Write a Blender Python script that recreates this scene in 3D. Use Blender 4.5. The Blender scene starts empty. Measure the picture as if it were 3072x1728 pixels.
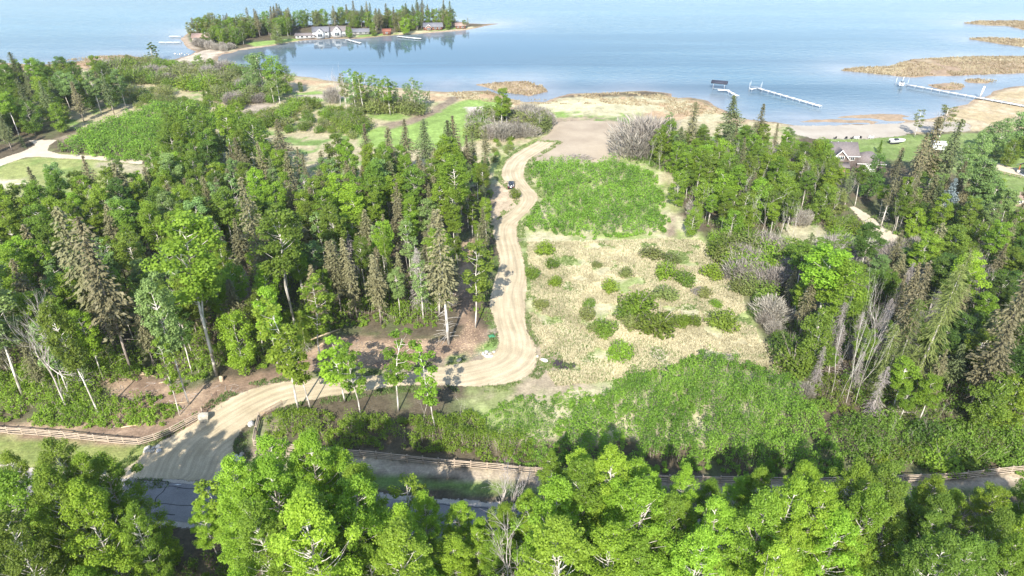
import bpy, bmesh, math, random
import numpy as np
from mathutils import Vector, Matrix, Euler

C = bpy.context.scene
COL = C.collection
R = math.radians
random.seed(11)
RNG = np.random.default_rng(11)

# ---------------------------------------------------------------- camera, sky, sun, exposure
CAM_H = 78.0
PITCH = R(31)
FPX = 2114.0                       # focal length in pixels of the 3072 wide photograph
cam = bpy.data.cameras.new('camera')
cam.sensor_width = 36.0
cam.lens = 36.0 * FPX / 3072.0
cam.clip_start = 0.5
cam.clip_end = 9000
cam_o = bpy.data.objects.new('camera', cam)
COL.objects.link(cam_o)
cam_o.location = (0, 0, CAM_H)
cam_o.rotation_euler = (math.pi / 2 - PITCH, 0, 0)
C.camera = cam_o

SUN_EL, SUN_AZ = R(37.5), R(190)
w = bpy.data.worlds.new('World')
C.world = w
w.use_nodes = True
nt = w.node_tree
sky = nt.nodes.new('ShaderNodeTexSky')
sky.sky_type = 'NISHITA'
sky.sun_disc = False
sky.sun_elevation = SUN_EL
sky.sun_rotation = SUN_AZ
sky.dust_density = 0.6
bg = nt.nodes['Background']
bg.inputs[1].default_value = 0.15
nt.links.new(sky.outputs[0], bg.inputs[0])
sun = bpy.data.lights.new('sun', 'SUN')
sun.energy = 4.6
sun.angle = R(0.53)
sun.color = (1.0, 0.955, 0.88)
sun_o = bpy.data.objects.new('sun', sun)
COL.objects.link(sun_o)
sd = Vector((math.sin(SUN_AZ) * math.cos(SUN_EL), math.cos(SUN_AZ) * math.cos(SUN_EL), math.sin(SUN_EL)))
sun_o.rotation_euler = sd.to_track_quat('Z', 'Y').to_euler()
sun_o.location = (-60, -150, 150)
vs = C.view_settings
vs.view_transform = 'Standard'
vs.look = 'None'
vs.gamma = 1
vs.use_curve_mapping = False
vs.exposure = 1.18
C.cycles.max_bounces = 6
C.cycles.diffuse_bounces = 3
C.cycles.glossy_bounces = 3
C.cycles.transmission_bounces = 4
C.cycles.transparent_max_bounces = 8

# ---------------------------------------------------------------- survey: a point read off the photograph -> metres on the ground
cp, sp = math.cos(PITCH), math.sin(PITCH)
KD = 3072 / 2576.0
def ray(x, y):
    u = (x * KD - 1536) / FPX
    v = (864 - y * KD) / FPX
    return u, cp + v * sp, -sp + v * cp
def G(x, y, h=0.0):
    a, b, c = ray(x, y)
    t = (h - CAM_H) / c
    return a * t, b * t
def at_depth(x, y, Y):             # point of the ray that is Y metres away: its X and its height
    a, b, c = ray(x, y)
    t = Y / b
    return a * t, CAM_H + c * t
def top_of(x, y, X, Y):            # height of a tree that stands at Y and whose top shows at row y
    a, b, c = ray(x, y)
    return CAM_H + c * Y / b
def GP(pts):
    return np.array([G(*p) for p in pts])
def pix(X, Y, Z=0.0):
    dy, dz = Y, Z - CAM_H
    f = dy * cp - dz * sp
    return (1536 + FPX * X / f) / KD, (864 - FPX * (dy * sp + dz * cp) / f) / KD

def sdf(poly, X, Y):               # signed distance, positive inside
    P = np.asarray(poly, float)
    X = np.asarray(X, float); Y = np.asarray(Y, float)
    d = np.full(X.shape, 1e18)
    ins = np.zeros(X.shape, bool)
    n = len(P)
    for i in range(n):
        ax, ay = P[i]; bx, by = P[(i + 1) % n]
        ex, ey = bx - ax, by - ay
        L = ex * ex + ey * ey
        if L < 1e-9:
            continue
        t = np.clip(((X - ax) * ex + (Y - ay) * ey) / L, 0, 1)
        d = np.minimum(d, (X - ax - t * ex) ** 2 + (Y - ay - t * ey) ** 2)
        if ay != by:
            c = ((ay > Y) != (by > Y)) & (X < (bx - ax) * (Y - ay) / (by - ay) + ax)
            ins ^= c
    d = np.sqrt(d)
    return np.where(ins, d, -d)

# value noise (numpy)
_N = RNG.random((256, 256))
def vnoise(X, Y, s, o=0):
    x = np.asarray(X) / s + 17.3 * o + 1000; y = np.asarray(Y) / s + 9.1 * o + 1000
    xi = np.floor(x).astype(int); yi = np.floor(y).astype(int)
    fx = x - xi; fy = y - yi
    fx = fx * fx * (3 - 2 * fx); fy = fy * fy * (3 - 2 * fy)
    a = _N[xi % 256, yi % 256]; b = _N[(xi + 1) % 256, yi % 256]
    c = _N[xi % 256, (yi + 1) % 256]; d = _N[(xi + 1) % 256, (yi + 1) % 256]
    return (a * (1 - fx) + b * fx) * (1 - fy) + (c * (1 - fx) + d * fx) * fy
def fbm(X, Y, s, o=0, n=4):
    r = 0; a = .5; t = 0
    for k in range(n):
        r = r + a * vnoise(X, Y, s / 2 ** k, o + k * 3); t += a; a *= .55
    return r / t
def sstep(a, b, x):
    t = np.clip((x - a) / (b - a), 0, 1)
    return t * t * (3 - 2 * t)

# ---------------------------------------------------------------- materials
def mat(name):
    m = bpy.data.materials.new(name)
    m.use_nodes = True
    t = m.node_tree
    return m, t, t.nodes['Principled BSDF'], t.links
def nd(t, k, **kw):
    n = t.nodes.new(k)
    for a, v in kw.items():
        setattr(n, a, v)
    return n
def plain(name, col, rough=.7, metal=0, var=.0, scale=3.0, spec=.3):
    m, t, b, l = mat(name)
    b.inputs['Roughness'].default_value = rough
    b.inputs['Metallic'].default_value = metal
    b.inputs['Specular IOR Level'].default_value = spec
    if var > 0:
        tc = nd(t, 'ShaderNodeTexCoord')
        n = nd(t, 'ShaderNodeTexNoise'); n.inputs['Scale'].default_value = scale; n.inputs['Detail'].default_value = 5
        l.new(tc.outputs['Object'], n.inputs['Vector'])
        r = nd(t, 'ShaderNodeValToRGB')
        r.color_ramp.elements[0].position = .3; r.color_ramp.elements[1].position = .7
        r.color_ramp.elements[0].color = (*[c * (1 - var) for c in col], 1)
        r.color_ramp.elements[1].color = (*[min(1, c * (1 + var)) for c in col], 1)
        l.new(n.outputs[0], r.inputs[0]); l.new(r.outputs[0], b.inputs['Base Color'])
    else:
        b.inputs['Base Color'].default_value = (*col, 1)
    return m
def leafmat(name, ca, cb, trans=.35, hv=.05, vv=.35, rough=.55):
    m, t, b, l = mat(name)
    at = nd(t, 'ShaderNodeAttribute'); at.attribute_name = 'tone'
    mx = nd(t, 'ShaderNodeMix', data_type='RGBA')
    mx.inputs['A'].default_value = (*ca, 1); mx.inputs['B'].default_value = (*cb, 1)
    l.new(at.outputs['Fac'], mx.inputs['Factor'])
    oi = nd(t, 'ShaderNodeObjectInfo')
    hs = nd(t, 'ShaderNodeHueSaturation')
    mr = nd(t, 'ShaderNodeMapRange'); mr.inputs['To Min'].default_value = .5 - hv / 2; mr.inputs['To Max'].default_value = .5 + hv / 2
    mul = nd(t, 'ShaderNodeMath', operation='MULTIPLY'); mul.inputs[1].default_value = 7.13
    fr = nd(t, 'ShaderNodeMath', operation='FRACT')
    mr2 = nd(t, 'ShaderNodeMapRange'); mr2.inputs['To Min'].default_value = 1 - vv; mr2.inputs['To Max'].default_value = 1 + vv
    l.new(oi.outputs['Random'], mr.inputs[0]); l.new(oi.outputs['Random'], mul.inputs[0]); l.new(mul.outputs[0], fr.inputs[0]); l.new(fr.outputs[0], mr2.inputs[0])
    l.new(mx.outputs['Result'], hs.inputs['Color']); l.new(mr.outputs[0], hs.inputs['Hue']); l.new(mr2.outputs[0], hs.inputs['Value'])
    l.new(hs.outputs[0], b.inputs['Base Color'])
    b.inputs['Roughness'].default_value = rough
    b.inputs['Specular IOR Level'].default_value = .25
    if trans > 0:
        tr = nd(t, 'ShaderNodeBsdfTranslucent')
        ms = nd(t, 'ShaderNodeMixShader'); ms.inputs[0].default_value = trans
        l.new(hs.outputs[0], tr.inputs[0])
        l.new(b.outputs[0], ms.inputs[1]); l.new(tr.outputs[0], ms.inputs[2])
        l.new(ms.outputs[0], t.nodes['Material Output'].inputs[0])
    return m
LEAF = {
    'yellow-green': leafmat('leaf_yellow_green', (.205, .335, .027), (.34, .51, .052), .5, .02, .13),
    'lime': leafmat('leaf_lime', (.115, .22, .026), (.255, .42, .05), .45, .01, .05),
    'fresh green': leafmat('leaf_fresh', (.165, .258, .028), (.28, .405, .046), .54, .025, .18),
    'mid-green': leafmat('leaf_mid', (.13, .20, .03), (.23, .33, .047), .54, .03, .2),
    'dark green': leafmat('leaf_dark', (.078, .138, .026), (.145, .235, .044), .5, .025, .2),
    'blue-green': leafmat('leaf_sage', (.135, .215, .06), (.24, .35, .105), .34, .025, .18),
    'olive': leafmat('leaf_olive', (.15, .182, .045), (.265, .295, .092), .42, .035, .2),
    'grey-brown': leafmat('leaf_grey', (.23, .205, .17), (.41, .37, .31), .3, .03, .2),
    'olive-brown': leafmat('needle_olive', (.112, .110, .05), (.225, .207, .108), .2, .035, .25),
    'dark needled': leafmat('needle_dark', (.075, .10, .038), (.165, .19, .08), .22, .03, .25),
    'silver-blue': leafmat('needle_blue', (.12, .155, .145), (.24, .29, .28), .1, .02, .15),
    'ashen grey': leafmat('needle_dead', (.19, .165, .145), (.38, .335, .305), .1, .03, .2),
}
def barkmat(name, ca, cb, scale, rough=.8):
    m, t, b, l = mat(name)
    tc = nd(t, 'ShaderNodeTexCoord')
    mp = nd(t, 'ShaderNodeMapping'); mp.inputs['Scale'].default_value = (1, 1, .35)
    n = nd(t, 'ShaderNodeTexNoise'); n.inputs['Scale'].default_value = scale; n.inputs['Detail'].default_value = 4
    r = nd(t, 'ShaderNodeValToRGB'); r.color_ramp.elements[0].position = .38; r.color_ramp.elements[1].position = .55
    r.color_ramp.elements[0].color = (*ca, 1); r.color_ramp.elements[1].color = (*cb, 1)
    l.new(tc.outputs['Object'], mp.inputs[0]); l.new(mp.outputs[0], n.inputs[0]); l.new(n.outputs[0], r.inputs[0]); l.new(r.outputs[0], b.inputs['Base Color'])
    b.inputs['Roughness'].default_value = rough
    return m
BARK = {
    'aspen': barkmat('bark_aspen', (.22, .19, .15), (.56, .52, .45), 1.6),
    'pale': barkmat('bark_pale', (.34, .30, .25), (.66, .61, .54), 1.6),
    'spruce': barkmat('bark_spruce', (.16, .125, .10), (.32, .27, .225), 2.2),
    'twig': barkmat('bark_twig', (.26, .225, .20), (.46, .41, .37), 2.5),
    'brush': barkmat('bark_brush', (.24, .205, .165), (.40, .345, .285), 2.5),
}

def ground_like(name, rough=.95, attr='tint', bump=.3, fine=(1.1, .35, .12), amp=(.75, 1.25)):
    """colour of the cover comes from the mesh (what grows or lies there); nodes add grain at three scales"""
    m, t, b, l = mat(name)
    at = nd(t, 'ShaderNodeAttribute'); at.attribute_name = attr
    ge = nd(t, 'ShaderNodeNewGeometry')
    prev = at.outputs['Color']
    for i, s in enumerate(fine):
        n = nd(t, 'ShaderNodeTexNoise'); n.inputs['Scale'].default_value = s * 2.2; n.inputs['Detail'].default_value = 6; n.inputs['Roughness'].default_value = .65
        l.new(ge.outputs['Position'], n.inputs['Vector'])
        mr = nd(t, 'ShaderNodeMapRange'); mr.inputs['From Min'].default_value = .3; mr.inputs['From Max'].default_value = .7
        mr.inputs['To Min'].default_value = amp[0]; mr.inputs['To Max'].default_value = amp[1]
        l.new(n.outputs[0], mr.inputs[0])
        mm = nd(t, 'ShaderNodeVectorMath', operation='SCALE')
        l.new(prev, mm.inputs[0]); l.new(mr.outputs[0], mm.inputs['Scale'])
        prev = mm.outputs[0]
        last = n
    l.new(prev, b.inputs['Base Color'])
    b.inputs['Roughness'].default_value = rough
    b.inputs['Specular IOR Level'].default_value = .12
    n2 = nd(t, 'ShaderNodeTexNoise'); n2.inputs['Scale'].default_value = 2.4; n2.inputs['Detail'].default_value = 6
    l.new(ge.outputs['Position'], n2.inputs['Vector'])
    bp = nd(t, 'ShaderNodeBump'); bp.inputs['Strength'].default_value = bump; bp.inputs['Distance'].default_value = .4
    l.new(n2.outputs[0], bp.inputs['Height']); l.new(bp.outputs[0], b.inputs['Normal'])
    return m, t, b, l

def sheetmat(name, ca, cb, scale, ragged=1.0, rscale=.9, streak=None, rough=.95, bump=.2, cc=None):
    """a cover that thins out raggedly towards the border (attribute edge = metres inside the border)"""
    m, t, b, l = mat(name)
    ge = nd(t, 'ShaderNodeNewGeometry')
    n = nd(t, 'ShaderNodeTexNoise'); n.inputs['Scale'].default_value = scale; n.inputs['Detail'].default_value = 7; n.inputs['Roughness'].default_value = .62
    l.new(ge.outputs['Position'], n.inputs['Vector'])
    r = nd(t, 'ShaderNodeValToRGB'); r.color_ramp.elements[0].position = .32; r.color_ramp.elements[1].position = .68
    r.color_ramp.elements[0].color = (*ca, 1); r.color_ramp.elements[1].color = (*cb, 1)
    if cc:
        e = r.color_ramp.elements.new(.5); e.color = (*cc, 1)
    l.new(n.outputs[0], r.inputs[0])
    g = nd(t, 'ShaderNodeTexNoise'); g.inputs['Scale'].default_value = 6; g.inputs['Detail'].default_value = 4
    l.new(ge.outputs['Position'], g.inputs['Vector'])
    mr = nd(t, 'ShaderNodeMapRange'); mr.inputs['From Min'].default_value = .3; mr.inputs['From Max'].default_value = .7; mr.inputs['To Min'].default_value = .86; mr.inputs['To Max'].default_value = 1.14
    l.new(g.outputs[0], mr.inputs[0])
    mm = nd(t, 'ShaderNodeVectorMath', operation='SCALE'); l.new(r.outputs[0], mm.inputs[0]); l.new(mr.outputs[0], mm.inputs['Scale'])
    out = mm.outputs[0]
    if streak:                     # worn wheel lines: attribute lane = metres across the drive
        la = nd(t, 'ShaderNodeAttribute'); la.attribute_name = 'lane'
        cx = nd(t, 'ShaderNodeCombineXYZ'); l.new(la.outputs['Fac'], cx.inputs[0])
        al = nd(t, 'ShaderNodeAttribute'); al.attribute_name = 'along'
        sc = nd(t, 'ShaderNodeMath', operation='MULTIPLY'); sc.inputs[1].default_value = .05
        l.new(al.outputs['Fac'], sc.inputs[0]); l.new(sc.outputs[0], cx.inputs[1])
        sn = nd(t, 'ShaderNodeTexNoise'); sn.inputs['Scale'].default_value = 1.5; sn.inputs['Detail'].default_value = 5
        l.new(cx.outputs[0], sn.inputs['Vector'])
        m2 = nd(t, 'ShaderNodeMapRange'); m2.inputs['From Min'].default_value = .35; m2.inputs['From Max'].default_value = .65; m2.inputs['To Min'].default_value = 1 - streak; m2.inputs['To Max'].default_value = 1 + streak
        l.new(sn.outputs[0], m2.inputs[0])
        m3 = nd(t, 'ShaderNodeVectorMath', operation='SCALE'); l.new(out, m3.inputs[0]); l.new(m2.outputs[0], m3.inputs['Scale'])
        out = m3.outputs[0]
    l.new(out, b.inputs['Base Color'])
    b.inputs['Roughness'].default_value = rough; b.inputs['Specular IOR Level'].default_value = .15
    bp = nd(t, 'ShaderNodeBump'); bp.inputs['Strength'].default_value = bump; bp.inputs['Distance'].default_value = .25
    l.new(n.outputs[0], bp.inputs['Height']); l.new(bp.outputs[0], b.inputs['Normal'])
    ed = nd(t, 'ShaderNodeAttribute'); ed.attribute_name = 'edge'
    en = nd(t, 'ShaderNodeTexNoise'); en.inputs['Scale'].default_value = rscale; en.inputs['Detail'].default_value = 6; en.inputs['Roughness'].default_value = .7
    l.new(ge.outputs['Position'], en.inputs['Vector'])
    sb = nd(t, 'ShaderNodeMath', operation='SUBTRACT'); sb.inputs[1].default_value = .5
    l.new(en.outputs[0], sb.inputs[0])
    ml = nd(t, 'ShaderNodeMath', operation='MULTIPLY_ADD'); ml.inputs[1].default_value = ragged * 4
    l.new(sb.outputs[0], ml.inputs[0]); l.new(ed.outputs['Fac'], ml.inputs[2])
    ss = nd(t, 'ShaderNodeMapRange', interpolation_type='SMOOTHSTEP'); ss.inputs['From Min'].default_value = -.25 * ragged; ss.inputs['From Max'].default_value = .35 * ragged
    l.new(ml.outputs[0], ss.inputs[0])
    tr = nd(t, 'ShaderNodeBsdfTransparent'); ms = nd(t, 'ShaderNodeMixShader')
    l.new(ss.outputs[0], ms.inputs[0]); l.new(tr.outputs[0], ms.inputs[1]); l.new(b.outputs[0], ms.inputs[2])
    l.new(ms.outputs[0], t.nodes['Material Output'].inputs[0])
    return m

# ---------------------------------------------------------------- mesh helpers
def mesh_np(name, V, F, mats, tone=None, smooth=False, mi=None):
    V = np.asarray(V, np.float32).reshape(-1, 3)
    me = bpy.data.meshes.new(name)
    F = [np.asarray(f, np.int32) for f in (F if isinstance(F, list) else [F]) if len(f)]
    nl = sum(f.size for f in F); nf = sum(len(f) for f in F)
    me.vertices.add(len(V)); me.vertices.foreach_set('co', V.ravel())
    me.loops.add(nl); me.polygons.add(nf)
    me.loops.foreach_set('vertex_index', np.concatenate([f.ravel() for f in F]))
    tot = np.concatenate([np.full(len(f), f.shape[1], np.int32) for f in F])
    st = np.concatenate([[0], np.cumsum(tot)[:-1]]).astype(np.int32)
    me.polygons.foreach_set('loop_start', st)
    try:
        me.polygons.foreach_set('loop_total', tot)
    except Exception:
        pass
    for m in mats:
        me.materials.append(m)
    if mi is not None:
        me.polygons.foreach_set('material_index', np.asarray(mi, np.int32))
    if smooth:
        me.polygons.foreach_set('use_smooth', np.ones(nf, bool))
    if tone is not None:
        a = me.attributes.new('tone', 'FLOAT', 'POINT')
        a.data.foreach_set('value', np.asarray(tone, np.float32))
    me.update(calc_edges=True)
    return me

class MB:                          # collects boxes, tubes and prisms into one mesh
    def __init__(s):
        s.v = []; s.q = []; s.t = []; s.n = 0
    def add(s, v, q=(), t=()):
        v = np.asarray(v, float).reshape(-1, 3)
        s.v.append(v)
        for f in q: s.q.append([i + s.n for i in f])
        for f in t: s.t.append([i + s.n for i in f])
        s.n += len(v)
        return s
    def box(s, cx, cy, cz, sx, sy, sz, rz=0, taper=1.0, rx=0, ry=0):
        hx, hy, hz = sx / 2, sy / 2, sz / 2
        v = np.array([(-hx, -hy, -hz), (hx, -hy, -hz), (hx, hy, -hz), (-hx, hy, -hz), (-hx * taper, -hy * taper, hz), (hx * taper, -hy * taper, hz), (hx * taper, hy * taper, hz), (-hx * taper, hy * taper, hz)])
        M = np.array(Euler((rx, ry, rz)).to_matrix())
        return s.add(v @ M.T + (cx, cy, cz), [(0, 3, 2, 1), (4, 5, 6, 7), (0, 1, 5, 4), (1, 2, 6, 5), (2, 3, 7, 6), (3, 0, 4, 7)])
    def tube(s, pts, rad, k=6, cap=True):
        P = np.asarray(pts, float); n = len(P)
        rad = np.broadcast_to(np.asarray(rad, float), (n,))
        T = np.gradient(P, axis=0)
        T /= np.linalg.norm(T, axis=1, keepdims=True) + 1e-9
        ref = np.array((1., 0, 0)) if abs(T[0][2]) > .8 else np.array((0, 0, 1.))
        A = np.cross(T, ref); A /= np.linalg.norm(A, axis=1, keepdims=True) + 1e-9
        B = np.cross(T, A)
        th = np.arange(k) * 2 * math.pi / k
        v = P[:, None] + rad[:, None, None] * (np.cos(th)[None, :, None] * A[:, None] + np.sin(th)[None, :, None] * B[:, None])
        q = [(i * k + j, i * k + (j + 1) % k, (i + 1) * k + (j + 1) % k, (i + 1) * k + j) for i in range(n - 1) for j in range(k)]
        t = []
        if cap:
            t = [((n - 1) * k, (n - 1) * k + j, (n - 1) * k + j + 1) for j in range(1, k - 1)] + [(0, j + 1, j) for j in range(1, k - 1)]
        return s.add(v.reshape(-1, 3), q, t)
    def prism(s, prof, axis, a, b):     # closed profile (list of 2D points) extruded along x or y from a to b
        n = len(prof)
        mk = (lambda p, d: (d, p[0], p[1])) if axis == 'x' else (lambda p, d: (p[0], d, p[1]))
        v = [mk(p, a) for p in prof] + [mk(p, b) for p in prof]
        q = [(i, (i + 1) % n, n + (i + 1) % n, n + i) for i in range(n)]
        t = [(0, i + 1, i) for i in range(1, n - 1)] + [(n, n + i, n + i + 1) for i in range(1, n - 1)]
        return s.add(v, q, t)
    def mesh(s, name, m, smooth=False):
        return mesh_np(name, np.concatenate(s.v), [np.array(s.q, int).reshape(-1, 4), np.array(s.t, int).reshape(-1, 3)], [m], smooth=smooth)
    def obj(s, name, m, parent=None, smooth=False, bevel=0, loc=None):
        o = link(name, s.mesh(name, m, smooth), parent)
        if loc is not None: o.location = loc
        if bevel:
            bm = bmesh.new(); bm.from_mesh(o.data)
            bmesh.ops.remove_doubles(bm, verts=bm.verts, dist=1e-5)
            bmesh.ops.recalc_face_normals(bm, faces=bm.faces)
            bmesh.ops.bevel(bm, geom=bm.edges[:], offset=bevel, segments=1, affect='EDGES', clamp_overlap=True)
            bm.to_mesh(o.data); bm.free()
        return o
def link(name, data, parent=None):
    o = bpy.data.objects.new(name, data)
    COL.objects.link(o)
    if parent is not None: o.parent = parent
    return o
def tag(o, label=None, cat=None, group=None, kind=None):
    for k, v in (('label', label), ('category', cat), ('group', group), ('kind', kind)):
        if v: o[k] = v
    return o
def thing(name, label, cat, loc=(0, 0, 0), rz=0, group=None):
    o = link(name, None)
    o.location = loc; o.rotation_euler = (0, 0, rz)
    return tag(o, label, cat, group)

# ---------------------------------------------------------------- shoreline
LAND = [(-900, 165), (-300, 160), (0, 157), (110, 161), (165, 158), (205, 150), (232, 141), (270, 138), (330, 137), (372, 145), (410, 150), (440, 147),
        (470, 137), (492, 127), (474, 119), (460, 108), (453, 98), (462, 86), (480, 78), (560, 72), (700, 66), (850, 58), (1000, 51), (1120, 50), (1180, 58),
        (1215, 59), (1254, 58), (1225, 63), (1190, 70), (1150, 77), (1060, 83), (980, 89), (900, 96), (830, 95), (780, 99), (730, 106), (690, 114), (640, 119),
        (600, 124), (590, 130), (560, 134), (548, 141), (556, 152), (575, 162), (620, 166), (660, 176), (735, 188), (790, 194), (840, 202), (880, 210), (960, 217),
        (1040, 221), (1090, 227), (1150, 231), (1180, 228), (1235, 227), (1268, 236), (1290, 246), (1320, 252), (1370, 251), (1388, 243), (1425, 234), (1490, 231),
        (1560, 228), (1625, 226), (1690, 233), (1697, 243), (1740, 243), (1775, 250), (1800, 262), (1842, 284), (1880, 297), (1920, 300), (1960, 304), (2000, 312), (2060, 314),
        (2150, 312), (2250, 309), (2300, 301), (2370, 288), (2410, 270), (2425, 257), (2450, 247), (2480, 239), (2500, 226), (2535, 217), (2580, 213), (2900, 205), (4200, 190)]
Z_W = -0.35
LANDW = np.vstack([GP(LAND), [(3000, 300), (3000, -3000), (-3000, -3000), (-3000, 330)]])
ISLES = [GP(p) for p in (
    [(2105, 175), (2150, 167), (2240, 165), (2258, 157), (2300, 147), (2380, 143), (2450, 140), (2700, 140), (2900, 150), (2900, 183), (2576, 183), (2480, 187), (2400, 190), (2330, 189), (2290, 193), (2200, 185)],
    [(2334, 212), (2380, 206), (2420, 209), (2432, 216), (2420, 223), (2370, 224)],
    [(2420, 200), (2450, 196), (2500, 199), (2512, 203), (2490, 208), (2440, 206)],
    [(2428, 95), (2500, 92), (2576, 97), (2800, 100), (2800, 120), (2576, 117), (2500, 106)],
    [(2420, 57), (2460, 51), (2576, 51), (2800, 52), (2800, 74), (2576, 73), (2530, 63), (2480, 62)],
    [(1206, 211), (1240, 207), (1262, 204), (1330, 203), (1368, 214), (1382, 229), (1335, 240), (1292, 236), (1240, 226), (1225, 217)],
    [(1985, 306), (2030, 300), (2100, 299), (2180, 302), (2220, 304), (2200, 306), (2120, 304), (2050, 306)],
    [(2110, 293), (2200, 287), (2270, 286), (2300, 292), (2240, 291), (2290, 301), (2230, 302), (2190, 293)],
    [(1095, 212), (1120, 209), (1132, 213), (1112, 217)],
)]

def grid_axis(a, b, step, far):
    core = np.arange(a, b + .01, step)
    ext = np.r_[np.arange(4, 164, 4), [200, 260, 350, 500, 800, 1300, 2200]]
    lo = a - ext[::-1]
    hi = b + ext
    return np.concatenate([lo, core, hi]) if far else core
gx = grid_axis(-300, 300, 1.25, True)
gy = grid_axis(35, 490, 1.25, True)
GX, GY = np.meshgrid(gx, gy)
wob = (fbm(GX, GY, 14, 1) - .5) * 7 + (fbm(GX, GY, 3.5, 5) - .5) * 2.2
SD_L = sdf(LANDW, GX, GY) + wob * .6
SD_I = np.full(GX.shape, -1e9)
for p in ISLES:
    SD_I = np.maximum(SD_I, sdf(p, GX, GY))
SD_I = SD_I + wob * .8
SD = np.maximum(SD_L, SD_I)
hl = np.clip(Z_W + SD_L * .10, -3.2, 0)
hi_ = np.clip(Z_W + SD_I * .06, -3.2, -.12)
GZ = np.maximum(hl, hi_)

# what covers the ground, painted patch by patch
def c3(*c): return np.array(c)
FOREST = c3(.105, .085, .055)
STRAW = c3(.415, .378, .235)
col = np.ones(GX.shape + (3,)) * FOREST
nA, nB, nC, nD = fbm(GX, GY, 9, 11), fbm(GX, GY, 3.2, 21, 3), fbm(GX, GY, 28, 31), fbm(GX, GY, 1.9, 41, 2)
col *= (.75 + .5 * nA)[..., None]
gm = np.maximum(sstep(.5, .62, nA), sstep(285, 330, np.abs(GX)) * .9)[..., None]
col = col * (1 - gm * .55) + c3(.085, .12, .04) * gm * .55
def mixin(mask, c):
    global col
    col = col * (1 - mask[..., None]) + c * mask[..., None]
def paint(pts, cs, soft=2.0, rag=4.0, k=1.0, world=False):
    """cs = (base colour, second colour, threshold) – the second colour comes in patches"""
    s = sdf(pts if world else GP(pts), GX, GY) + (nB - .5) * rag * 1.6 + (nA - .5) * rag
    m = sstep(-soft / 2, soft / 2, s) * k
    a, b, th = cs
    p = sstep(th - .07, th + .07, .55 * nA + .45 * nB)[..., None]
    mixin(m, a * (1 - p) + b * p)
GREEN = c3(.135, .20, .055); GREEN2 = c3(.20, .285, .075); BROWN = c3(.235, .185, .13); GREYB = c3(.28, .235, .185); MULCH = c3(.22, .152, .105); SAND = c3(.40, .34, .262); REDMUD = c3(.31, .205, .12)
# open land between the woods and the lake
paint([(-400, 166), (700, 180), (1300, 240), (2000, 310), (1990, 380), (1560, 420), (1330, 640), (1240, 560), (1235, 470), (1000, 480), (500, 440), (420, 500), (300, 330), (-100, 300), (-400, 330)], (c3(.36, .31, .19), GREEN * 1.1, .56), 4, 6)
paint([(600, 185), (1100, 232), (1400, 245), (1700, 240), (1900, 300), (1990, 315), (1600, 300), (1380, 285), (1000, 245), (720, 215), (560, 165)], (STRAW * .95, c3(.36, .255, .155), .53), 4, 5)
paint([(-600, 150), (100, 158), (240, 138), (400, 148), (420, 165), (250, 172), (0, 180), (-600, 185)], (c3(.38, .29, .19), REDMUD, .5), 3, 4)
paint([(905, 330), (960, 318), (1060, 292), (1130, 262), (1180, 250), (1260, 250), (1275, 285), (1235, 345), (1150, 370), (1000, 380), (900, 370)], (GREEN2 * .9, GREEN2 * 1.1, .5), 3, 2)
paint([(905, 255), (960, 262), (1010, 280), (1040, 295), (990, 305), (930, 300)], (GREEN2 * .9, STRAW, .58), 3, 3)
paint([(960, 312), (1030, 300), (1080, 277), (1110, 258), (1145, 240), (1165, 243), (1140, 262), (1105, 282), (1050, 308), (975, 328)], (BROWN, BROWN * .8, .5), 2, 2.5)
paint([(725, 232), (800, 232), (860, 240), (930, 252), (850, 258), (760, 250)], (GREEN2 * .9, GREEN2, .5), 2, 2)
paint([(740, 240), (800, 237), (850, 240), (890, 246), (830, 248), (770, 246)], (SAND, SAND, .5), 1, 1)
paint([(600, 272), (650, 258), (695, 262), (680, 272), (640, 285), (600, 290)], (GREYB * 1.2, GREYB, .5), 2, 2)
paint([(1170, 270), (1215, 268), (1215, 280), (1180, 283)], (c3(.5, .43, .38), c3(.5, .43, .38), .5), 1, 1)
paint([(1385, 268), (1600, 268), (1620, 300), (1560, 312), (1385, 308)], (GREEN2 * .95, STRAW, .57), 3, 3)
paint([(1385, 296), (1480, 292), (1590, 300), (1580, 320), (1400, 318)], (BROWN * 1.25, GREEN, .6), 3, 3)
paint([(1330, 258), (1500, 252), (1560, 262), (1640, 270), (1600, 285), (1400, 280)], (STRAW * 1.12, STRAW * .9, .55), 3, 4)
# causeway
paint([(425, 160), (470, 140), (510, 127), (550, 120), (575, 128), (545, 140), (520, 158), (480, 168)], (SAND * 1.08, SAND * .85, .58), 1.5, 1.5)
paint([(452, 92), (470, 84), (478, 108), (505, 124), (480, 122), (458, 108)], (SAND * .9, SAND * .8, .5), 1.5, 1.5)
paint([(560, 130), (640, 116), (720, 104), (800, 97), (900, 95), (1000, 88), (1190, 66), (1190, 78), (1000, 96), (800, 106), (640, 126)], (SAND * .95, STRAW, .54), 1.5, 2)
paint([(548, 150), (560, 132), (640, 120), (690, 116), (650, 124), (590, 136), (575, 160)], (REDMUD * 1.2, STRAW * .8, .5), 1.5, 2)
paint([(620, 108), (700, 100), (740, 97), (760, 101), (680, 112), (640, 117)], (GREEN2, GREEN2, .5), 1, 1)
paint([(880, 90), (1000, 82), (1100, 74), (1180, 66), (1180, 71), (1000, 86), (900, 94)], (GREEN2 * .9, STRAW, .55), 1, 1)
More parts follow.
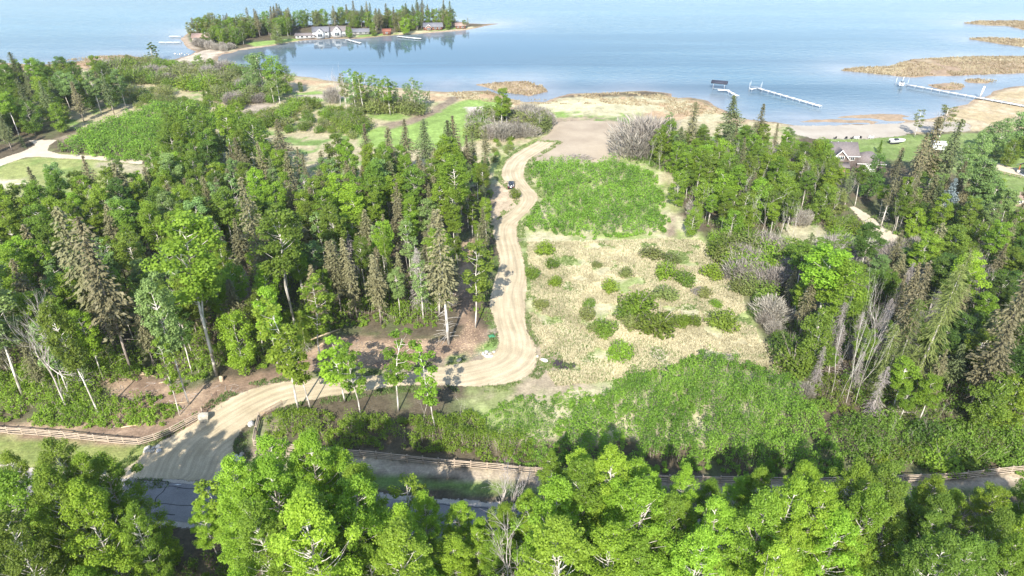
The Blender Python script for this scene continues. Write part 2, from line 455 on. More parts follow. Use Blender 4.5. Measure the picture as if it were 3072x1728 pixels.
# left field
paint([(-500, 430), (60, 400), (90, 392), (240, 398), (350, 412), (430, 420), (470, 450), (350, 600), (-500, 680)], (c3(.25, .27, .095), c3(.17, .22, .065), .55), 3, 2)
paint([(-200, 455), (60, 448), (120, 462), (40, 475), (-200, 480)], (c3(.5, .43, .31), c3(.25, .27, .095), .55), 2, 3)
paint([(230, 405), (350, 412), (420, 425), (380, 440), (250, 430)], (c3(.33, .29, .19), c3(.25, .27, .095), .58), 2, 3)
paint([(110, 362), (140, 385), (240, 388), (360, 400), (330, 405), (230, 394), (140, 392)], (c3(.22, .24, .085), c3(.22, .24, .085), .5), 2, 2)
paint([(140, 350), (270, 300), (400, 262), (420, 268), (300, 310), (180, 360)], (BROWN * 1.1, STRAW * .8, .55), 2, 2)
# meadow to the right of the drive
paint([(1300, 560), (1310, 480), (1380, 400), (1560, 395), (1700, 440), (1710, 540), (1770, 600), (1830, 660), (1870, 760), (1910, 850), (1970, 900), (2010, 960), (2020, 1020), (1900, 1120), (1250, 1120), (1180, 1010), (1330, 950), (1355, 900), (1330, 830), (1330, 700)], (STRAW, c3(.25, .29, .11), .53), 2.5, 2)
paint([(1560, 880), (1660, 850), (1760, 835), (1880, 850), (1960, 900), (1960, 940), (1800, 930), (1640, 930)], (c3(.36, .30, .225), c3(.40, .34, .22), .52), 4, 5, .85)
paint([(1330, 880), (1350, 850), (1400, 870), (1430, 920), (1470, 945), (1500, 985), (1380, 1000), (1210, 1010), (1180, 975), (1330, 950)], (c3(.31, .255, .175), c3(.20, .22, .09), .55), 2, 3)
paint([(1655, 440), (1690, 430), (1700, 520), (1702, 575), (1690, 625), (1670, 610), (1690, 560), (1688, 500)], (c3(.33, .29, .165), c3(.24, .26, .10), .54), 2, 1.5)
paint([(1675, 590), (1690, 540), (1702, 540), (1695, 600)], (BROWN * 1.15, BROWN, .5), 1, .8)
paint([(1310, 560), (1340, 640), (1345, 740), (1335, 780), (1322, 700), (1305, 600)], (GREEN * 1.2, STRAW, .56), 2, 2, .85)
# ground left of the drive: wood chips, clearing where the car stands
paint([(1150, 850), (1165, 760), (1150, 690), (1170, 610), (1190, 600), (1190, 690), (1185, 800), (1230, 830), (1250, 880), (1140, 918), (1000, 940), (830, 950), (700, 975), (640, 985), (560, 1025), (500, 1075), (440, 1100), (360, 1110), (250, 1095), (180, 1085), (-100, 1075), (-100, 1060), (200, 1068), (330, 1010), (250, 960), (340, 930), (480, 985), (560, 950), (680, 935), (790, 880), (850, 850), (900, 840), (960, 850), (1050, 850)], (MULCH, c3(.34, .245, .165), .55), 1.6, 1.6)
paint([(600, 985), (690, 955), (820, 935), (900, 930), (1000, 920), (1100, 905), (1230, 880), (1250, 900), (1140, 930), (830, 960), (640, 1000), (560, 1040)], (BROWN, GREEN * 1.1, .57), 1.5, 1.5)
paint([(1185, 900), (1225, 855), (1235, 800), (1250, 830), (1255, 880), (1230, 905)], (GREYB, GREEN * 1.4, .52), 1.5, 1.5)
paint([(1235, 560), (1238, 480), (1250, 440), (1265, 430), (1310, 480), (1310, 510), (1262, 548), (1245, 580)], (c3(.42, .335, .235), c3(.33, .27, .18), .57), 1.5, 1.5)
paint([(1225, 420), (1250, 385), (1300, 372), (1340, 350), (1400, 318), (1380, 345), (1290, 390), (1268, 420), (1250, 470)], (c3(.22, .255, .085), STRAW, .56), 1.5, 2)
# roadside
paint([(-400, 1100), (0, 1092), (190, 1108), (360, 1122), (420, 1108), (340, 1172), (250, 1195), (100, 1180), (-400, 1150)], (c3(.155, .195, .055), c3(.215, .235, .075), .53), 1, 1)
paint([(-400, 1080), (0, 1080), (200, 1096), (360, 1110), (360, 1124), (200, 1112), (0, 1096), (-400, 1096)], (c3(.30, .235, .165), MULCH, .55), 1, 1)
paint([(640, 1125), (930, 1150), (1340, 1190), (1700, 1212), (2150, 1215), (2600, 1185), (2700, 1215), (2150, 1250), (1340, 1222), (900, 1185), (600, 1160)], (c3(.37, .30, .215), c3(.44, .37, .25), .55), 1, 1)
paint([(600, 1165), (900, 1190), (1340, 1224), (2150, 1250), (2700, 1215), (2700, 1240), (2150, 1275), (1340, 1250), (900, 1222), (600, 1205)], (c3(.14, .20, .055), c3(.18, .23, .065), .55), 1, 1)
paint([(590, 1140), (640, 1055), (700, 1040), (760, 1035), (660, 1130), (650, 1170), (600, 1170)], (c3(.17, .19, .085), BROWN, .55), 1.5, 1.5)
# grounds of the house
paint([(2070, 345), (2450, 335), (2700, 330), (2700, 520), (2480, 530), (2400, 430), (2230, 400), (2200, 440), (2070, 420)], (c3(.145, .20, .058), c3(.185, .235, .08), .54), 2, 2)
paint([(2360, 255), (2440, 250), (2580, 210), (2900, 205), (2900, 330), (2450, 330), (2300, 335), (2270, 305)], (c3(.42, .34, .225), c3(.37, .29, .17), .52), 3, 4)
paint([(1960, 560), (2060, 570), (2140, 600), (2150, 625), (2080, 640), (1970, 620)], (STRAW * .9, GREEN * 1.2, .55), 2, 3)
paint([(2100, 590), (2180, 570), (2270, 625), (2120, 640)], (GREEN2 * .8, GREEN, .55), 2, 2)
# lake bed, reed ground
rm = sstep(-3, 1.5, SD_I) * (SD_I > SD_L - 1)
reedc = c3(.31, .24, .145) * (1 - sstep(.47, .58, nA))[..., None] + c3(.40, .34, .215) * sstep(.47, .58, nA)[..., None]
reedc = reedc * (1 - sstep(.52, .62, nC)[..., None] * .5) + c3(.27, .185, .125) * sstep(.52, .62, nC)[..., None] * .5
mixin(rm, reedc)
wet = sstep(3.5, .5, SD_L) * (SD_L > -40)
mixin(wet * .75, c3(.30, .215, .145))
mixin(sstep(0, -6, SD), c3(.30, .24, .16))
INHULL = (np.abs(GX) < 300)

gm_, _t, _b, _l = ground_like('ground_cover')
def grid_obj(name, X, Y, Z, m, attrs, keep=None):
    ny, nx = X.shape
    idx = np.arange(nx * ny).reshape(ny, nx)
    q = np.stack([idx[:-1, :-1], idx[:-1, 1:], idx[1:, 1:], idx[1:, :-1]], -1)
    q = q[keep] if keep is not None else q.reshape(-1, 4)
    V = np.stack([X, Y, Z], -1).reshape(-1, 3)
    if keep is not None:
        u, inv = np.unique(q, return_inverse=True)
        V = V[u]; q = inv.reshape(-1, 4)
    else:
        u = None
    me = mesh_np(name, V, q, [m])
    for k, a in attrs.items():
        if a.ndim == 3:
            a = a.reshape(-1, a.shape[-1]); a = a if u is None else a[u]
            at = me.attributes.new(k, 'FLOAT_COLOR', 'POINT')
            at.data.foreach_set('color', np.concatenate([a, np.ones((len(a), 1))], 1).astype(np.float32).ravel())
        else:
            a = a.reshape(-1); a = a if u is None else a[u]
            at = me.attributes.new(k, 'FLOAT', 'POINT'); at.data.foreach_set('value', a.astype(np.float32))
    return link(name, me)
tag(grid_obj('ground', GX, GY, GZ, gm_, {'tint': np.clip(col, 0, 1)}), kind='structure')

# ---------------------------------------------------------------- the lake
wx = np.concatenate([-np.geomspace(320, 6000, 10)[::-1], np.arange(-300, 301, 3.0), np.geomspace(320, 6000, 10)])
wy = np.concatenate([np.arange(180, 500, 3.0), np.geomspace(505, 9000, 24)])
WX, WY = np.meshgrid(wx, wy)
wsd = np.maximum(sdf(LANDW, WX, WY), np.max([sdf(p, WX, WY) for p in ISLES], 0))
shallow = np.exp(np.minimum(wsd, 0) / 16.0)
bayp = GP([(550, 130), (700, 100), (1200, 70), (1450, 110), (1300, 160), (1000, 200), (560, 170)])
calm = sstep(-25, 25, sdf(bayp, WX, WY))
m, t, b, l = mat('lake_water')
at = nd(t, 'ShaderNodeAttribute'); at.attribute_name = 'shallow'
ge = nd(t, 'ShaderNodeNewGeometry')
mp = nd(t, 'ShaderNodeMapping'); mp.inputs['Scale'].default_value = (.004, .02, 1)
l.new(ge.outputs['Position'], mp.inputs[0])
n1 = nd(t, 'ShaderNodeTexNoise'); n1.inputs['Scale'].default_value = 1; n1.inputs['Detail'].default_value = 5
l.new(mp.outputs[0], n1.inputs['Vector'])
rp = nd(t, 'ShaderNodeValToRGB'); rp.color_ramp.elements[0].position = .35; rp.color_ramp.elements[1].position = .65
rp.color_ramp.elements[0].color = (.034, .085, .122, 1); rp.color_ramp.elements[1].color = (.055, .115, .152, 1)
l.new(n1.outputs[0], rp.inputs[0])
mx = nd(t, 'ShaderNodeMix', data_type='RGBA'); mx.inputs['B'].default_value = (.17, .185, .20, 1)
l.new(rp.outputs[0], mx.inputs['A'])
n3 = nd(t, 'ShaderNodeTexNoise'); n3.inputs['Scale'].default_value = .05; n3.inputs['Detail'].default_value = 4
l.new(ge.outputs['Position'], n3.inputs['Vector'])
m4 = nd(t, 'ShaderNodeMapRange'); m4.inputs['From Min'].default_value = .3; m4.inputs['From Max'].default_value = .7; m4.inputs['To Min'].default_value = .7; m4.inputs['To Max'].default_value = 1.25
l.new(n3.outputs[0], m4.inputs[0])
m5 = nd(t, 'ShaderNodeMath', operation='MULTIPLY', use_clamp=True); l.new(at.outputs['Fac'], m5.inputs[0]); l.new(m4.outputs[0], m5.inputs[1])
l.new(m5.outputs[0], mx.inputs['Factor'])
WATER_TINT = mx.outputs['Result']
b.inputs['IOR'].default_value = 1.33
b.inputs['Specular IOR Level'].default_value = .31
ca_ = nd(t, 'ShaderNodeAttribute'); ca_.attribute_name = 'calm'
mp2 = nd(t, 'ShaderNodeMapping'); mp2.inputs['Scale'].default_value = (.25, .9, 1)
l.new(ge.outputs['Position'], mp2.inputs[0])
n2 = nd(t, 'ShaderNodeTexNoise'); n2.inputs['Scale'].default_value = 1; n2.inputs['Detail'].default_value = 4
l.new(mp2.outputs[0], n2.inputs['Vector'])
# wind lanes: rougher and smoother bands
mp3 = nd(t, 'ShaderNodeMapping'); mp3.inputs['Scale'].default_value = (.0022, .03, 1); mp3.inputs['Rotation'].default_value = (0, 0, .06)
l.new(ge.outputs['Position'], mp3.inputs[0])
n5 = nd(t, 'ShaderNodeTexNoise'); n5.inputs['Scale'].default_value = 1; n5.inputs['Detail'].default_value = 6; n5.inputs['Roughness'].default_value = .6
l.new(mp3.outputs[0], n5.inputs['Vector'])
m6 = nd(t, 'ShaderNodeMapRange'); m6.inputs['From Min'].default_value = .35; m6.inputs['From Max'].default_value = .65; m6.inputs['To Min'].default_value = .1; m6.inputs['To Max'].default_value = .75
l.new(n5.outputs[0], m6.inputs[0])
ml_ = nd(t, 'ShaderNodeMapRange'); ml_.inputs['From Min'].default_value = .36; ml_.inputs['From Max'].default_value = .66; ml_.inputs['To Min'].default_value = .78; ml_.inputs['To Max'].default_value = 1.45
l.new(n5.outputs[0], ml_.inputs[0])
ws = nd(t, 'ShaderNodeVectorMath', operation='SCALE'); l.new(WATER_TINT, ws.inputs[0]); l.new(ml_.outputs[0], ws.inputs['Scale']); l.new(ws.outputs[0], b.inputs['Base Color'])
inv = nd(t, 'ShaderNodeMath', operation='MULTIPLY_ADD'); inv.inputs[1].default_value = -.93; inv.inputs[2].default_value = 1
l.new(ca_.outputs['Fac'], inv.inputs[0])
m7 = nd(t, 'ShaderNodeMath', operation='MULTIPLY'); l.new(m6.outputs[0], m7.inputs[0]); l.new(inv.outputs[0], m7.inputs[1])
bp = nd(t, 'ShaderNodeBump'); bp.inputs['Distance'].default_value = .35
l.new(n2.outputs[0], bp.inputs['Height']); l.new(m7.outputs[0], bp.inputs['Strength']); l.new(bp.outputs[0], b.inputs['Normal'])
m8 = nd(t, 'ShaderNodeMath', operation='MULTIPLY_ADD'); m8.inputs[1].default_value = .12; m8.inputs[2].default_value = .05
l.new(inv.outputs[0], m8.inputs[0]); l.new(m8.outputs[0], b.inputs['Roughness'])
tag(grid_obj('lake', WX, WY, np.full(WX.shape, Z_W), m, {'shallow': shallow, 'calm': calm}), kind='structure')

# ---------------------------------------------------------------- laid surfaces
def sheet(name, poly, m, z, step=.7, lane=None, margin=1.2):
    P = np.asarray(poly)
    x0, y0 = P.min(0) - margin; x1, y1 = P.max(0) + margin
    X, Y = np.meshgrid(np.arange(x0, x1 + step, step), np.arange(y0, y1 + step, step))
    s = sdf(P, X, Y)
    keep = (np.maximum(np.maximum(s[:-1, :-1], s[1:, 1:]), np.maximum(s[1:, :-1], s[:-1, 1:])) > -margin)
    at = {'edge': s}
    if lane is not None:
        L = np.asarray(lane)
        best = np.full(X.shape, 1e9); ln = np.zeros(X.shape); al = np.zeros(X.shape); acc = 0
        for i in range(len(L) - 1):
            a, bb = L[i], L[i + 1]; e = bb - a; n_ = np.hypot(*e)
            tt = ((X - a[0]) * e[0] + (Y - a[1]) * e[1]) / n_ ** 2
            tc = np.clip(tt, 0, 1)
            d = np.hypot(X - a[0] - tc * e[0], Y - a[1] - tc * e[1])
            side = ((X - a[0]) * e[1] - (Y - a[1]) * e[0]) / n_
            u = d < best
            best[u] = d[u]; ln[u] = (np.sign(side) * d)[u]; al[u] = (acc + tc * n_)[u]; acc += n_
        at['lane'] = ln; at['along'] = al
    o = grid_obj(name, X, Y, np.full(X.shape, z), m, at, keep)
    return tag(o, kind='structure')
def smooth_line(P, n=4):
    P = np.asarray(P, float); out = []
    for i in range(len(P) - 1):
        p0, p1, p2, p3 = P[max(i - 1, 0)], P[i], P[i + 1], P[min(i + 2, len(P) - 1)]
        for k in range(n):
            t = k / n
            out.append(.5 * (2 * p1 + (p2 - p0) * t + (2 * p0 - 5 * p1 + 4 * p2 - p3) * t * t + (3 * p1 - p0 - 3 * p2 + p3) * t ** 3))
    out.append(P[-1])
    return np.array(out)
DL = smooth_line(GP([(270, 1200), (340, 1163), (375, 1127), (480, 1070), (560, 1012), (640, 977), (740, 957), (830, 950), (1000, 940), (1140, 917), (1215, 902), (1245, 882), (1254, 850), (1240, 800), (1232, 762), (1240, 717), (1252, 682), (1255, 650), (1245, 602), (1241, 573), (1262, 547), (1302, 516), (1306, 492), (1290, 474), (1266, 452), (1262, 436), (1272, 408), (1300, 384), (1350, 357)]))
DR = smooth_line(GP([(1400, 359), (1370, 377), (1331, 402), (1319, 430), (1322, 456), (1352, 490), (1350, 507), (1330, 532), (1306, 556), (1301, 590), (1312, 632), (1322, 680), (1325, 722), (1321, 770), (1326, 830), (1345, 866), (1350, 910), (1330, 945), (1270, 966), (1170, 972), (1090, 970), (1000, 972), (900, 987), (800, 1003), (735, 1018), (690, 1033), (640, 1056), (606, 1086), (588, 1118), (592, 1146), (625, 1175), (680, 1218)]))
DRIVE = np.vstack([DL, DR])
lane = smooth_line(GP([(450, 1190), (480, 1130), (560, 1070), (690, 1000), (800, 975), (920, 963), (1080, 955), (1200, 940), (1285, 905), (1300, 860), (1285, 800), (1278, 740), (1288, 690), (1282, 640), (1272, 600), (1275, 565), (1310, 535), (1332, 500), (1310, 470), (1292, 440), (1300, 410), (1330, 385), (1375, 358)]))
sheet('gravel_driveway', DRIVE, sheetmat('gravel', (.35, .285, .182), (.49, .405, .275), .22, .45, .8, streak=.2, bump=.15), .035, .6, lane)
PAD = GP([(1345, 358), (1375, 340), (1392, 318), (1400, 306), (1470, 303), (1566, 306), (1568, 350), (1560, 405), (1480, 412), (1400, 410), (1325, 405), (1330, 385)])
sheet('dirt_clearing', PAD, sheetmat('bare_dirt', (.29, .232, .168), (.40, .33, .24), .09, 1.0, .5, bump=.15), .02, .9)
# paved road across the front
def road_edge(k):   # k = 0 far edge of the shoulder, 1 near edge
    far = GP([(0, 1160), (270, 1199), (520, 1216), (1090, 1249), (1320, 1268)])
    c = np.polyfit(far[:, 0], far[:, 1], 1)
    return lambda x: np.polyval(c, x) - k * 8.6
xr = np.array([-170., 170.])
f0, f1 = road_edge(0), road_edge(1)
sheet('road_shoulder', np.vstack([np.c_[xr, f0(xr)], np.c_[xr[::-1], f1(xr[::-1])]]), sheetmat('shoulder_gravel', (.36, .31, .25), (.50, .44, .36), .4, .5, .7), .012, 1.2)
asph = np.vstack([np.c_[xr, f0(xr) - .9], np.c_[xr[::-1], f1(xr[::-1]) + .9]])
sheet('paved_road', asph, sheetmat('asphalt', (.19, .18, .175), (.27, .255, .24), .3, .12, 2.0, rough=.85, bump=.05), .045, 1.0, margin=.3)
white = sheetmat('road_paint', (.60, .60, .58), (.75, .75, .72), 1.2, .02, 3)
tar = sheetmat('tar', (.05, .05, .052), (.08, .078, .076), 1.2, .06, 3)
for k, nm in ((f0(0) - 1.25, 'edge_line'), (f1(0) + 1.25, 'edge_line')):
    s_ = f0(1.) - f0(0.)
    o = sheet(nm, np.array([(-170, k - 170 * s_), (170, k + 170 * s_), (170, k + 170 * s_ + .14), (-170, k - 170 * s_ + .14)]), white, .055, .5, margin=.06)
def ribbon(name, pts, wd, m, z):
    P = smooth_line(GP(pts), 6)
    P = P + np.c_[(vnoise(P[:, 0], P[:, 1], .9) - .5) * .35, (vnoise(P[:, 1], P[:, 0], .9) - .5) * .35]
    T = np.gradient(P, axis=0); T /= np.linalg.norm(T, axis=1, keepdims=True)
    N = np.c_[-T[:, 1], T[:, 0]] * wd / 2
    V = np.vstack([np.c_[P + N, np.full(len(P), z)], np.c_[P - N, np.full(len(P), z)]])
    n = len(P)
    me = mesh_np(name, V, np.array([(i, i + 1, n + i + 1, n + i) for i in range(n - 1)]), [m])
    a = me.attributes.new('edge', 'FLOAT', 'POINT'); a.data.foreach_set('value', np.full(2 * n, .5, np.float32))
    return tag(link(name, me), kind='structure')
for p, wd in (([(345, 1206), (390, 1208), (424, 1212)], .28), ([(424, 1212), (415, 1232), (396, 1252), (392, 1270)], .26), ([(390, 1212), (387, 1226)], .2), ([(424, 1224), (450, 1227), (520, 1233)], .24), ([(360, 1262), (392, 1267), (430, 1270), (480, 1272)], .2), ([(355, 1290), (400, 1292), (440, 1294)], .3), ([(562, 1220), (545, 1245), (530, 1262)], .18), ([(1060, 1262), (1100, 1267), (1200, 1278), (1300, 1286)], .22), ([(500, 1266), (560, 1268), (640, 1276)], .2)):
    ribbon('tar_seam', p, wd * .6, tar, .06)
TRK = sheetmat('track_gravel', (.43, .36, .265), (.56, .48, .36), .3, .5, .8)
sheet('dirt_track', np.vstack([GP([(-60, 420), (60, 380), (90, 365), (70, 352), (110, 352), (145, 352), (125, 365), (120, 378), (150, 388), (240, 392), (360, 403)]), GP([(360, 414), (240, 402), (140, 398), (90, 394), (60, 397), (0, 418), (-60, 445)])]), TRK, .02, .9)
sheet('dirt_track', np.vstack([GP([(2150, 520), (2185, 540), (2215, 565), (2268, 600)]), GP([(2258, 614), (2215, 598), (2180, 575), (2160, 545), (2135, 520)])]), TRK, .02, .8)
sheet('dirt_track', GP([(2440, 400), (2500, 405), (2540, 420), (2576, 425), (2700, 440), (2700, 452), (2560, 440), (2500, 425), (2440, 412)]), TRK, .02, .8)
BEACH = GP([(1985, 316), (2060, 316), (2150, 314), (2250, 311), (2330, 305), (2440, 310), (2440, 330), (2300, 334), (2250, 345), (2180, 350), (2050, 350), (1990, 335)])
sheet('beach', BEACH, sheetmat('beach_sand', (.31, .265, .21), (.41, .367, .30), .12, 1.2, .35, bump=.1), .016, .9)

# ---------------------------------------------------------------- plants
def leaf_quads(P, N, size, rng, elong=1.0, kite=False):
    """one leaf-sized face per point P with normal N"""
    n = len(P)
    N = N / (np.linalg.norm(N, axis=1, keepdims=True) + 1e-9)
    r = rng.normal(size=(n, 3)); U = np.cross(N, r); U /= np.linalg.norm(U, axis=1, keepdims=True) + 1e-9
    V = np.cross(N, U)
    s = (size * rng.uniform(.55, 1.25, n))[:, None] if np.isscalar(size) else (size * rng.uniform(.6, 1.2, n))[:, None]
    a = U * s * .5 * elong; b_ = V * s * .5
    v = np.stack([P - a, P - b_ * .8 + a * .15, P + a, P + b_ * .8 + a * .15], 1).reshape(-1, 3)
    f = np.arange(4 * n).reshape(n, 4)
    return v, f
def sph(n, rng):
    d = rng.normal(size=(n, 3))
    return d / np.linalg.norm(d, axis=1, keepdims=True)

def broadleaf(seed, H=18, cb=.4, Rc=3.0, ncl=22, nleaf=3000, ls=.4, tr=.16, dense=.5, limbs=True, fork=False, dome=True, cl=(.24, .46)):
    rng = np.random.default_rng(seed)
    tb = MB()
    n = 9
    zz = np.linspace(0, H * .86, n)
    wx_ = np.cumsum(rng.normal(0, .10, n)) * np.linspace(0, 1.3, n); wy_ = np.cumsum(rng.normal(0, .10, n)) * np.linspace(0, 1.3, n)
    path = np.c_[wx_, wy_, zz]
    tb.tube(path, tr * (1 - .8 * np.linspace(0, 1, n) ** 1.1), 6)
    if fork:
        p0 = path[2]; q = np.array([p0 + (np.array((rng.normal(0, .6), rng.normal(0, .6), H * .7)) * k) for k in np.linspace(0, 1, 5)])
        tb.tube(q, tr * .7 * (1 - .8 * np.linspace(0, 1, 5)), 5)
    P, N, T = [], [], []
    for i in range(ncl):
        t = (i + rng.random()) / ncl
        z = H * (cb + (1 - cb) * (t * .93))
        env = Rc * math.sqrt(max(.05, 1 - ((t - .48) / .60) ** 2)) * rng.uniform(.82, 1.12) if dome else Rc * (math.sin(math.pi * min(1, (t * .92 + .08)) ** .8) ** .65 * .85 + .15) * rng.uniform(.7, 1.25)
        rc = Rc * rng.uniform(*cl) * (1 - .25 * t)
        az = i * 2.4 + rng.normal(0, .5); rr = max(0, env - rc * .6) * math.sqrt(rng.uniform(.15, 1))
        bx, by = np.interp(z, zz, wx_), np.interp(z, zz, wy_)
        c = np.array((bx + rr * math.cos(az), by + rr * math.sin(az), z))
        if limbs and rr > .5:
            zb = max(z - rr * rng.uniform(.5, 1.2), H * cb * .7)
            s0 = np.array((np.interp(zb, zz, wx_), np.interp(zb, zz, wy_), zb))
            mid = s0 * .5 + c * .5 + (0, 0, -.12 * rr)
            tb.tube([s0, mid, c - (0, 0, rc * .1)], np.array((.28, .17, .05)) * tr * 1.2, 4, False)
        k = int(nleaf / ncl * (rc / (Rc * (cl[0] + cl[1]) / 2)) ** 1.8) + 4
        d = sph(k, rng)
        d[:, 2] = d[:, 2] * .9 + .12
        u = dense + (1 - dense) * rng.random(k) ** .5
        lump = 1 + .25 * np.sin(d[:, 0] * 5 + i) * np.sin(d[:, 1] * 4 + i * 2)
        P.append(c + d * (rc * u * lump)[:, None] * (1, 1, .8))
        N.append(d * .5 + rng.normal(0, .5, (k, 3)) + (0, 0, .75))
        T.append(np.clip(rng.normal(.5 + rng.normal(0, .16), .24, k), 0, 1))
    P, N, T = np.concatenate(P), np.concatenate(N), np.concatenate(T)
    v, f = leaf_quads(P, N, ls, rng)
    return tb, (v, f, np.repeat(T, 4))

def conifer(seed, H=20, Rb=2.6, cb=.25, dead=.0, nl=46, width=.5, thin=False, droop=1.0):
    rng = np.random.default_rng(seed)
    tb = MB()
    n = 8; zz = np.linspace(0, H, n)
    wx_ = np.cumsum(rng.normal(0, .04, n)); wy_ = np.cumsum(rng.normal(0, .04, n))
    tb.tube(np.c_[wx_, wy_, zz], .19 * H / 20 * (1 - .93 * zz / H), 6)
    P, A, W, L_, T, Nn = [], [], [], [], [], []
    z0 = H * cb
    wob_ = rng.random(7) * 6
    for i in range(nl):
        t = i / nl
        z = z0 + (H - z0) * t ** .92
        nb = rng.integers(5, 8)
        L0 = Rb * (1 - t) ** .62 * (1 + .25 * math.sin(t * 9 + wob_[1])) * (1.0 if t > .12 else .75 + t * 2)
        ph = rng.random() * 6.28
        for j in range(nb):
            if rng.random() < .16: continue
            az = ph + j * 6.283 / nb + rng.normal(0, .25)
            Lb = max(.22, L0 * rng.uniform(.55, 1.15) * (1 + .22 * math.sin(az * 2 + wob_[0] + z * .7)))
            d = np.array((math.cos(az), math.sin(az), 0))
            sl = (.25 * t - (.32 * droop) * (1 - t))
            k = max(2, int(Lb / .33))
            for s_ in np.linspace(.25, 1.0, k):
                zz_ = z + sl * Lb * s_ - .10 * droop * Lb * s_ ** 2 + (.1 * Lb * (s_ - .6) if s_ > .6 else 0)
                p = d * Lb * s_ + (0, 0, zz_)
                lat = np.array((-d[1], d[0], 0)) * rng.normal(0, .16 * Lb * (1.1 - s_ * .6))
                for q in range(2 if not thin else 3):
                    lat2 = lat * (1 if q == 0 else -rng.uniform(.4, 1.3))
                    ax = d + np.array((-d[1], d[0], 0)) * rng.normal(0, .55) + (0, 0, sl * .7 - .25 * droop + rng.normal(0, .25))
                    P.append(p + lat2 + (0, 0, rng.normal(0, .07))); A.append(ax)
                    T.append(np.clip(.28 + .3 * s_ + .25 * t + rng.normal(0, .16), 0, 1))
    P = np.array(P); A = np.array(A); T = np.array(T)
    P[:, 0] += np.interp(P[:, 2], zz, wx_); P[:, 1] += np.interp(P[:, 2], zz, wy_)
    A /= np.linalg.norm(A, axis=1, keepdims=True)
    m_ = len(P)
    up = np.array((0, 0, 1.)) + rng.normal(0, .5, (m_, 3))
    S = np.cross(A, up); S /= np.linalg.norm(S, axis=1, keepdims=True) + 1e-9
    ln = rng.uniform(.30, .56, m_)[:, None] * (1.7 if thin else 1.15); wd = rng.uniform(.6, 1.1, m_)[:, None] * (width if not thin else .075)
    v = np.stack([P - A * ln * .5, P + S * wd * .5 - A * ln * .05, P + A * ln * .6 - (0, 0, .08), P - S * wd * .5 - A * ln * .05], 1).reshape(-1, 3)
    f = np.arange(4 * m_).reshape(m_, 4)
    # bare dead branches below the crown
    nd_ = int(46 * (dead if dead else .45))
    for i in range(nd_):
        z = H * rng.uniform(.06, cb + .08); az = rng.random() * 6.28; Lb = Rb * rng.uniform(.4, .95)
        d = np.array((math.cos(az), math.sin(az), 0))
        q = [d * Lb * s_ + (np.interp(z, zz, wx_), np.interp(z, zz, wy_), z - .28 * Lb * s_ ** 1.6) for s_ in (0, .5, 1)]
        tb.tube(q, (.035, .025, .012), 3, False)
    return tb, (v, f, np.repeat(T, 4))

def bare(seed, H=12, spread=.5, depth=4, tr=.14, kids=4, trunkfrac=.35, up=.25, twigs=True):
    rng = np.random.default_rng(seed)
    tb, cr = MB(), MB()
    def grow(p, d, L, r, k, mb):
        n = 3
        pts = [p]
        dd = d.copy()
        for i in range(n):
            dd = dd + rng.normal(0, .13, 3) + (0, 0, up * .12); dd /= np.linalg.norm(dd)
            pts.append(pts[-1] + dd * L / n)
        mb.tube(pts, np.linspace(r, r * .55, n + 1), 5 if k >= depth - 1 else 3, False)
        if k == 0: return
        for j in range(kids + (1 if k == 1 else 0)):
            s = rng.uniform(.35, 1.0)
            q = np.array(pts)[min(n, int(s * n + .5))]
            nd2 = dd + rng.normal(0, spread, 3) + (0, 0, up); nd2 /= np.linalg.norm(nd2)
            grow(q, nd2, L * rng.uniform(.5, .8), r * .5, k - 1, cr)
    path = [np.array((0, 0, 0.))]
    d = np.array((rng.normal(0, .06), rng.normal(0, .06), 1.)); d /= np.linalg.norm(d)
    grow(path[0], d, H * trunkfrac * 1.3, tr, depth, tb)
    V = np.concatenate(cr.v)
    zmax = V[:, 2].max()
    s = H / zmax
    for mb in (tb, cr):
        mb.v = [v * s for v in mb.v]
    return tb, cr

def shrub(seed, H=2.6, Rc=1.6, nleaf=900, ls=.26, stems=9, thin=False, lobes=7):
    rng = np.random.default_rng(seed)
    tb = MB()
    for i in range(stems):
        az = rng.random() * 6.28; r = Rc * rng.uniform(.2, .85)
        e = np.array((math.cos(az) * r, math.sin(az) * r, H * rng.uniform(.65, 1.0)))
        tb.tube([(e[0] * .12, e[1] * .12, 0), e * (.45, .45, .6), e], (.035, .025, .008), 3, False)
    P, N, T = [], [], []
    for i in range(lobes):
        az = i * 2.4 + rng.random(); rr = Rc * math.sqrt((i + .3) / lobes) * .62
        hh = H * rng.uniform(.62, .80) * (1 - .25 * (rr / Rc) ** 2)
        c = np.array((rr * math.cos(az), rr * math.sin(az), hh * .6)); rad = Rc * rng.uniform(.42, .58)
        k = nleaf // lobes
        d = sph(k, rng); u = .35 + .65 * rng.random(k) ** .5
        p = c + d * u[:, None] * (rad, rad, hh * .55)
        p[:, 2] = np.maximum(p[:, 2], .08)
        P.append(p); N.append(d * .5 + rng.normal(0, .5, (k, 3)) + (0, 0, .7)); T.append(np.clip(rng.normal(.5, .27, k), 0, 1))
    P, N, T = np.concatenate(P), np.concatenate(N), np.concatenate(T)
    if thin:
        A = P * (1, 1, 0) / Rc * .9 + (0, 0, 1.0) + rng.normal(0, .3, P.shape); A /= np.linalg.norm(A, axis=1, keepdims=True)
        S = np.cross(A, rng.normal(size=P.shape)); S /= np.linalg.norm(S, axis=1, keepdims=True)
        ln = rng.uniform(.5, 1.1, len(P))[:, None] * H / 3.2; wd = .035 + rng.random((len(P), 1)) * .03
        v = np.stack([P - A * ln * .5, P + S * wd, P + A * ln * .5, P - S * wd], 1).reshape(-1, 3)
        f = np.arange(4 * len(P)).reshape(-1, 4)
    else:
        v, f = leaf_quads(P, N, ls, rng)
    return tb, (v, f, np.repeat(T, 4))

